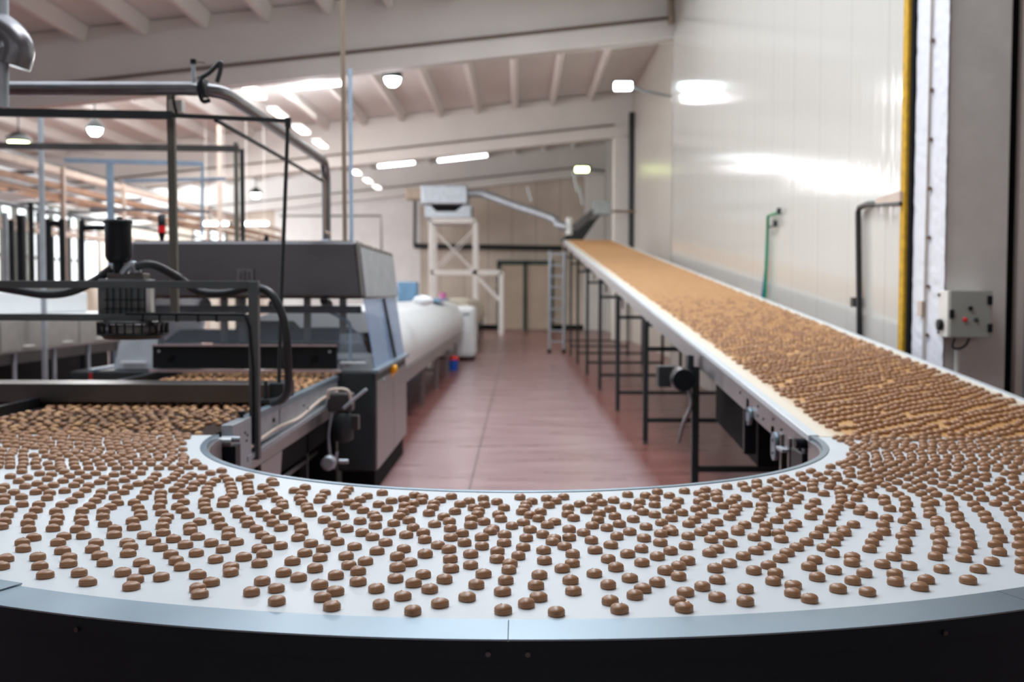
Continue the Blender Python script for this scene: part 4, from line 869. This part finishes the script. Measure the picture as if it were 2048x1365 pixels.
# ------------------------------------------------------------------ biscuits
def cookie_mesh(nseg, lod, speck, seed):
    rr = random.Random(seed)
    sz = [(.93, 0), (.985, .0018), (1., .005), (.985, .0078), (.95, .0092), (.98, .0104), (.965, .0122), (.88, .0147), (.74, .0170), (.56, .0189), (.34, .0202), (.14, .0207)]
    if lod == 1: sz = [(.95, 0), (1., .005), (.95, .0092), (.965, .0118), (.76, .0168), (.38, .0200)]
    if lod == 2: sz = [(.96, 0), (1., .009), (.62, .0178)]
    vs = []; a1, a2 = rr.random()*6, rr.random()*6
    for s_, z in sz:
        for k in range(nseg):
            t = 360*k/nseg
            def g(c, w): d = (t-c+180) % 360-180; return math.exp(-(d/w)**2)
            R = .0212*(1 - .23*g(90, 22) + .05*(g(48, 30)+g(132, 30)) + .07*g(270, 26) - .035*g(325, 25) - .035*g(215, 25) + .012*math.sin(math.radians(2*t)+a1))
            x, y = R*s_*math.cos(math.radians(t)), R*s_*math.sin(math.radians(t))*1.03
            dz_ = -.0038*g(90, 26)*min(1, s_)*(1 if z > .011 else 0)
            vs.append((x, y, z+dz_))
    n = nseg; L = len(sz)
    fs = [(i*n+k, i*n+(k+1) % n, (i+1)*n+(k+1) % n, (i+1)*n+k) for i in range(L-1) for k in range(n)]
    vs.append((0, -.001, sz[-1][1]+.0004)); fs += [((L-1)*n+k, (L-1)*n+(k+1) % n, len(vs)-1) for k in range(n)]
    return np.array(vs), fs
def speck_mesh(x, y, r, h):
    b = MB(); b.lathe((x, y, .0168), [(r*.9, 0), (r, h*.5), (r*.5, h), (r*.1, h*1.1)], 10); return b
def mkmesh(name, vs, fs, m_):
    me = bpy.data.meshes.new(name); me.from_pydata([tuple(v) for v in vs], [], fs); me.polygons.foreach_set('use_smooth', [True]*len(fs)); me.materials.append(m_); return me
hi = [mkmesh('biscuit', *cookie_mesh(40, 0, 0, s_), cookie_m) for s_ in range(4)]
specks = []
for (x, y, r, h) in ((.004, .006, .0013, .0042), (-.005, .004, .0015, .0046), (.008, .002, .0012, .0040)):
    b = speck_mesh(x, y, r, h); specks.append(mkmesh('jam_speck', b.v, b.f, hole_m))
jb = MB(); jb.grid(lambda a, t: (.008+.0055*math.sin(PI*t)*math.cos(2*PI*a)*(1+.2*math.sin(6*PI*a)), .006+.0045*math.sin(PI*t)*math.sin(2*PI*a), .0175+.0035*math.cos(PI*t)), 14, 8)
jam_me = mkmesh('jam_blob', jb.v, jb.f, jam)
TILES = dict(
A=((0, 1060, .2051), '330,72 220,115 232,178 60,273 365,260 15,348 392,345 440,432 622,62 568,117 612,198 672,262 668,325 770,415 860,502 815,52 935,122 900,183 968,245 1022,315 1195,410 1318,478 1278,545 1112,45 1240,122 1270,162 1250,225 1375,312 1430,382 1570,457 1405,48 1495,105 1563,168 1665,235 1715,298 1775,355 1930,432 1592,22 1692,85 1806,142 1912,222 1930,62 1925,562 1945,620'),
B=((400, 1060, .2051), '108,125 225,185 150,282 300,355 298,410 108,505 280,58 352,112 425,262 578,322 605,495 500,602 742,565 748,688 610,48 668,90 575,178 625,228 785,150 812,412 960,460 900,302 955,72 1080,128 1200,180 1020,220 1168,265 1120,372 1165,532 1192,652 1285,740 1318,595 1322,440 1275,55 1340,110 1505,158 1422,250 1450,340 1612,300 1540,398 1540,500 1718,568 1765,720 1580,25 1680,65 1808,118 1725,202 1922,255 1925,362 1905,470 1975,640 1845,15'),
C=((800, 1060, .2051), '60,45 240,92 35,182 92,312 370,145 245,232 225,430 130,515 290,572 125,785 388,710 225,20 495,70 475,185 488,280 495,372 435,478 655,650 605,30 628,122 688,232 688,338 812,425 745,530 1005,778 795,68 800,155 948,202 945,280 1072,322 1062,385 1030,488 998,595 1232,715 1525,795 1018,40 1015,122 1155,250 1360,435 1325,538 1350,650 1230,75 1200,165 1400,195 1408,295 1580,372 1662,487 1690,590 1392,42 1490,105 1605,155 1685,232 1680,320 1895,420 1650,70 1792,22 1868,98 1900,192 885,5'),
D=((1200, 1060, .2051), '165,60 108,142 80,280 155,362 290,465 80,532 100,688 190,768 290,15 430,78 405,180 268,230 408,315 340,632 418,565 560,508 595,32 590,120 560,255 688,202 640,392 768,345 855,298 768,450 862,58 840,152 1085,88 1070,222 1140,182 1270,125 985,18 1188,45 835,602 760,690 820,755 998,548 1145,480 1142,650 1125,372 1262,320 1398,252 1505,68 1522,198 1605,152 1418,572 1418,695 1500,392 1645,340 1760,275 1712,420 1690,495 1605,18 1745,30 1768,85 1920,165 1825,218 1885,535 1880,610 1345,10 700,12'),
E=((1600, 1060, .21875), '150,45 62,105 10,158 335,58 310,108 222,160 298,210 135,270 85,332 158,428 350,535 90,625 310,365 480,245 475,295 590,392 485,460 618,562 408,18 690,55 662,110 638,170 755,310 868,400 875,470 770,15 940,52 965,112 945,175 860,242 1000,325 1155,450 1095,515 990,15 1258,60 1285,118 1275,172 1240,240 1295,355 1540,455 1300,15 1530,15 1535,68 1548,130 1518,185 1498,255 1630,355 1800,15 1830,78 1785,130 1825,200 1755,288 1990,18 2030,75 2010,138 2040,210 2040,290 2040,360'),
F=((0, 940, .2051), '105,62 185,108 270,75 215,15 45,160 10,195 248,160 365,132 425,178 350,215 140,218 212,262 50,262 35,305 222,333 105,385 75,437 45,500 10,550 390,35 505,42 465,88 525,148 485,222 465,272 380,335 352,390 300,452 272,512 280,575 630,18 680,58 618,105 632,202 605,338 698,300 548,402 565,460 545,510 520,567 780,25 845,65 770,108 727,148 865,152 835,195 768,243 925,300 875,350 803,397 785,465 800,510 752,575 935,32 1020,80 972,118 993,212 972,258 1148,320 1075,360 1010,400 1000,455 1025,522 1118,572 1115,45 1105,125 1105,175 1125,262 1310,315 1345,365 1370,415 1375,458 1292,495 1305,555 1215,98 1250,165 1205,215 1225,22 1290,65 1375,28 1350,135 1390,265 1425,215 1445,175 1450,118 1490,85 1525,45 1555,150 1570,220 1565,262 1570,308 1552,355 1578,415 1630,455 1605,495 1582,545 1592,605 1615,108 1680,82 1710,48 1750,15 1700,190 1750,148 1785,112 1825,75 1870,48 1740,252 1785,215 1870,182 1900,135 1790,310 1730,355 1780,390 1830,440 1855,548 1855,595 1945,505 1955,115 1970,70 1990,300 1990,345 2010,390'),
G=((400, 940, .2051), '105,30 210,5 35,68 30,115 235,65 150,100 105,135 70,180 60,210 80,250 275,98 293,140 305,180 315,218 300,252 235,288 225,335 475,60 400,85 460,125 465,165 475,210 145,440 175,485 205,545 275,588 360,382 382,435 450,480 470,525 548,572 515,290 590,258 500,328 545,368 605,425 675,465 712,515 785,562 700,100 720,130 612,165 672,200 700,235 750,285 798,318 805,350 750,400 830,450 925,495 980,548 990,605 1025,168 920,200 992,228 970,272 990,310 1040,350 1045,378 1078,425 1210,485 1308,530 1262,600 1218,220 1180,260 1162,295 1245,375 1332,340 1352,410 1392,450 1432,572 1560,497 1578,605 1445,188 1418,215 1392,252 1450,315 1560,290 1628,255 1520,352 1588,392 1690,435 1715,465 1708,540 1848,595 1775,222 1865,300 1742,335 1822,375 1942,450 1888,515'),
H=((800, 960, .2051), '35,185 140,148 218,165 210,205 130,230 45,250 103,288 30,312 10,350 85,392 128,462 225,498 330,228 318,268 390,195 500,160 282,322 335,428 425,358 480,400 490,470 605,512 495,555 675,205 585,235 718,270 768,300 535,305 755,335 693,378 690,440 818,405 900,478 795,550 812,180 945,212 822,240 1015,270 960,335 983,378 1092,445 1018,528 1170,168 1285,208 1230,235 1215,268 1190,308 1270,342 1370,310 1352,375 1205,412 1268,480 1438,438 1505,405 1392,530 1430,180 1595,165 1520,205 1452,245 1640,270 1752,235 1635,332 1692,370 1650,478 1792,510 1500,575 1920,160 1875,190 1968,222 1870,258 1818,295 1945,325 1928,388 1875,440'),
I=((1200, 940, .2051), '25,325 135,295 100,382 20,430 145,450 10,495 190,525 68,562 272,240 252,348 372,370 388,308 325,478 292,598 445,248 560,212 535,275 535,338 420,408 535,435 450,550 600,510 685,580 678,250 765,300 735,355 665,392 800,415 698,470 865,525 920,485 985,600 825,205 968,225 1030,192 1018,262 965,305 1028,340 940,378 990,438 1100,395 1140,510 1058,558 1140,218 1132,240 1148,282 1240,162 1325,270 1285,308 1200,350 1330,368 1310,410 1265,458 1345,578 1412,535 1432,332 1392,142 1425,185 1530,115 1530,160 1575,205 1542,242 1610,275 1580,340 1578,392 1560,428 1540,478 1620,540 1605,592 1640,185 1680,105 1735,138 1745,212 1730,250 1745,290 1825,350 1775,388 1800,438 1722,487 1800,75 1855,108 1825,165 1905,140 1880,225 1935,262 1905,300 1960,178 1908,522 1862,562 1958,42'),
J=((1600, 940, .21875), '100,10 40,80 165,45 265,25 330,42 210,85 120,108 115,140 30,165 125,180 338,80 282,115 272,152 218,215 20,250 140,288 98,335 155,378 100,425 200,538 150,592 440,22 465,50 570,25 435,110 487,142 360,172 370,208 455,192 380,248 380,288 345,342 315,382 292,425 270,480 640,50 575,70 628,95 650,142 575,162 530,222 518,262 630,190 460,322 565,350 545,382 655,412 490,498 402,550 715,15 715,75 725,115 795,45 790,140 670,230 768,255 778,298 822,352 795,440 760,495 765,552 855,15 828,80 892,112 838,175 900,225 960,265 975,308 965,362 1000,412 958,462 985,550 1050,505 955,15 908,45 995,78 1065,110 980,150 1035,182 1165,265 1220,298 1165,322 1190,372 1188,412 1255,455 1258,490 1298,550 1075,38 1138,75 1108,150 1110,218 1110,15 1215,48 1212,108 1205,185 1245,222 1355,258 1388,308 1392,358 1438,408 1445,455 1488,508 1525,558 1330,30 1310,142 1320,78 1395,102 1388,175 1460,212 1527,252 1588,312 1628,358 1690,405 1712,455 1775,510 1800,562 1450,62 1535,95 1488,142 1548,172 1638,212 1670,262 1790,305 1890,350 1928,400 1972,455 2010,500 1985,560 1515,25 1605,50 1685,82 1620,132 1735,170 1795,212 1855,258 1965,300 2030,350 1700,45 1830,92 1812,135 1870,172 1960,212 2020,245 1880,30 1945,68 1960,120 2020,155 1970,20'))
JAM = {'A': ['1945,620'], 'B': ['1422,250', '1718,568', '1285,740', '1318,440'], 'D': ['405,180', '820,755'], 'F': ['835,195'], 'G': ['235,288'], 'H': ['1170,168'], 'I': ['135,295', '1330,368'], 'J': ['270,480', '760,495', '900,225']}
pos = []      # (x, y, jam)
for key, ((ou, ov, k), txt) in TILES.items():
    for s_ in txt.split():
        a_, b_ = map(float, s_.split(',')); u, v = ou+a_*k, ov+b_*k
        q = atz(u, v, T+.0095)
        r = math.hypot(q.x-CX, q.y-CY)
        if r < RI+.035 or r > RO-.03: continue
        if any((q.x-x)**2 + (q.y-y)**2 < .021**2 for x, y, _ in pos): continue
        pos.append((q.x, q.y, s_ in JAM.get(key, [])))
# nudge overlapping biscuits apart
P = np.array([(x, y) for x, y, _ in pos])
for it in range(30):
    D = P[:, None]-P[None]; dd = np.hypot(D[..., 0], D[..., 1]) + np.eye(len(P)); mk = dd < .0385
    np.fill_diagonal(mk, False)
    P += .5*((D/dd[..., None])*((.0385-dd)*mk)[..., None]).sum(1)
pos = [(P[i, 0], P[i, 1], pos[i][2]) for i in range(len(P))]
def heading(x, y):
    return math.atan2(x-CX, CY-y)          # 0 at the front, + to the right
pos.sort(key=lambda q: math.hypot(q[0], q[1]))
order = sorted(range(len(pos)), key=lambda i: (not pos[i][2] , i))
single = set([i for i in range(len(pos)) if pos[i][2]]); 
for i in range(len(pos)):
    if len(single) >= 300: break
    single.add(i)
jamlab = ['biscuit with a dab of orange jam near the left front rim', 'biscuit with a jam leak on its left shoulder', 'biscuit with glistening jam on its right side near the front rim', 'biscuit with orange jam at the front edge of the rows']
nj = 0
rest = []
for i, (x, y, jm) in enumerate(pos):
    if i not in single: rest.append((x, y, T, heading(x, y), jm)); continue
    o = bpy.data.objects.new('filled_biscuit', hi[i % 4]); C.objects.link(o)
    ph = heading(x, y); o.location = (x, y, T+.0004)
    o.rotation_euler = (0, 0, math.radians(-8) + ph + random.gauss(0, .2)); k = random.uniform(.98, 1.06); o.scale = (k, k, random.uniform(.95, 1.05))
    u, v = proj(x, y, T)
    r = math.hypot(x-CX, y-CY)
    row = 'outermost' if r > RO-.28 else 'outer' if r > RO-.55 else 'middle'
    side = 'left end' if u < 400 else 'left of centre' if u < 850 else 'centre' if u < 1250 else 'right of centre' if u < 1650 else 'right end'
    o['category'] = 'biscuit'
    if jm:
        nx = min(pos, key=lambda q: 9 if q[:2] == (x, y) else math.hypot(q[0]-x, q[1]-y))
        o['label'] = 'brown biscuit with orange jam on top, %s rows, %s' % (row, side)
        o['group'] = 'biscuits leaking jam'
        j = bpy.data.objects.new('jam_blob', jam_me); C.objects.link(j); j.parent = o; j['label'] = 'shiny orange jam'
    else:
        o['label'] = 'plain heart-shaped brown biscuit, %s rows at the %s of the curved white belt' % (row, side)
        o['group'] = 'plain biscuits in the %s rows, %s' % (row, side)
        if i % 2:
            j = bpy.data.objects.new('jam_speck', specks[i % 3]); C.objects.link(j); j.parent = o
# far rest of the biscuits, generated
def free(u, v): return v < 944 or u < -8 or u > 2056
cand = [(q[0], q[1]) for q in pos]
cell = {}
def key_(x, y): return (int(x//.05), int(y//.05))
for q in cand: cell.setdefault(key_(*q), []).append(q)
def ok(x, y, d):
    kx, ky = key_(x, y)
    for i in (-1, 0, 1):
        for j in (-1, 0, 1):
            for q in cell.get((kx+i, ky+j), ()):
                if (q[0]-x)**2+(q[1]-y)**2 < d*d: return False
    cell.setdefault((kx, ky), []).append((x, y)); return True
R2 = random.Random(3)
for a_i in range(64):
    f0 = -PI/2 + a_i*PI/64
    r = RI+.08+R2.uniform(0, .07)
    drift = R2.uniform(-.3, .3)
    while r < RO-.04:
        f = f0 + (.80*(r-RI)/r if f0 > 0 else -.8*(r-RI)/r) + R2.gauss(0, .005) + .008*math.sin(r*5+a_i*1.1)
        x, y = CX+r*math.sin(f), CY-r*math.cos(f)
        if abs(f) < PI/2-.005:
            u, v = proj(x, y, T)
            dens = 1 if r < RO-.5 else .8 if r < RO-.25 else .45
            if free(u, v) and R2.random() < dens*.97 and ok(x, y, .037): rest.append((x, y, T, f, False))
        r += R2.uniform(.044, .058)
# fill remaining gaps on the curve
for _ in range(9000):
    f = R2.uniform(-PI/2+.005, PI/2-.005); r = R2.uniform(RI+.08, RO-.05); x, y = CX+r*math.sin(f), CY-r*math.cos(f)
    u, v = proj(x, y, T)
    if not free(u, v): continue
    if abs(f) < .9: continue
    d = .06 if r < RO-.6 else .085
    if ok(x, y, d): rest.append((x, y, T, f, False))
# climbing belt: slanted rows
gold = []
yrow = CY-1.25
while yrow < YT-.1:
    x = X0+.10+R2.uniform(0, .04)
    ph = R2.uniform(0, 6)
    while x < X1-.06:
        y = yrow + .78*(x-X0) + .022*math.sin(x*9+ph)+R2.gauss(0, .010)
        if CY+.02 < y < YT and R2.random() < .985 and ok(x, y, .036):
            (rest if y < 5.6 else gold).append((x, y, az(y), PI/2, False))
        x += R2.uniform(.043, .053)
    yrow += R2.uniform(.098, .113) if yrow < 14 else R2.uniform(.08, .10)
# mesh belt
gl = []
yrow = CY+.04
while yrow < 11.5:
    x = -X1+.08+R2.uniform(0, .05)
    while x < -X0-.07:
        y = yrow+R2.gauss(0, .02)
        if not (CY+.05 < y < 5.95 and x > -X0-.16) and ok(x, y, .04): gl.append((x, y, T-.003, -PI/2, False))
        x += R2.uniform(.05, .085)
    yrow += .085
def stuff_mesh(name, items_by_lod, mats_):
    allv, allf, mi = [], [], []; off = 0
    for (nseg, lod), items, mid in items_by_lod:
        V, Fc = cookie_mesh(nseg, lod, 0, 1)
        V = V*1.03
        q4 = [f for f in Fc if len(f) == 4]; q3 = [f for f in Fc if len(f) == 3]
        for (x, y, z, f, jm) in items:
            a = math.radians(-8)+f+R2.gauss(0, .22); c, s_ = math.cos(a), math.sin(a)
            W_ = np.empty_like(V); W_[:, 0] = x + V[:, 0]*c - V[:, 1]*s_; W_[:, 1] = y + V[:, 0]*s_ + V[:, 1]*c
            W_[:, 2] = z + .0004 + V[:, 2] + (SL*(W_[:, 1]-y) if z > T else 0)
            allv.append(W_); allf += [tuple(i+off for i in g_) for g_ in Fc]; mi += [mid]*len(Fc); off += len(V)
            if jm:
                JV = np.array(jb.v); W_ = np.empty_like(JV); W_[:, 0] = x + JV[:, 0]*c - JV[:, 1]*s_; W_[:, 1] = y + JV[:, 0]*s_ + JV[:, 1]*c; W_[:, 2] = z+JV[:, 2]
                allv.append(W_); allf += [tuple(i+off for i in g_) for g_ in jb.f]; mi += [2]*len(jb.f); off += len(JV)
    me = bpy.data.meshes.new(name); me.from_pydata(np.concatenate(allv).tolist(), [], allf)
    me.polygons.foreach_set('use_smooth', [True]*len(allf)); me.polygons.foreach_set('material_index', mi)
    for q in mats_: me.materials.append(q)
    o = bpy.data.objects.new(name, me); C.objects.link(o); return o
near = [q for q in rest]
g1, g1g, g2, g2g, g3 = [], [], [], [], []
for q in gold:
    pale = R2.random() < (q[1]-6.5)/8.5  # paler with distance: warm light and haze put into the colour
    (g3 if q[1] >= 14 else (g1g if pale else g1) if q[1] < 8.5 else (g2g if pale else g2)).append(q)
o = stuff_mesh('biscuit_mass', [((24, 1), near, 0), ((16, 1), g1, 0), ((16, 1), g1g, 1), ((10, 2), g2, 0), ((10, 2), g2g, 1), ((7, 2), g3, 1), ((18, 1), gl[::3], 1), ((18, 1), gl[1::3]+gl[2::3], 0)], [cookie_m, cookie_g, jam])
tag(o, 'thousands of small brown biscuits covering the belts behind the nearest rows', 'biscuits', None, 'stuff')
print('BISCUITS', len(pos), len(rest), len(g1), len(g2), len(g3), len(gl))
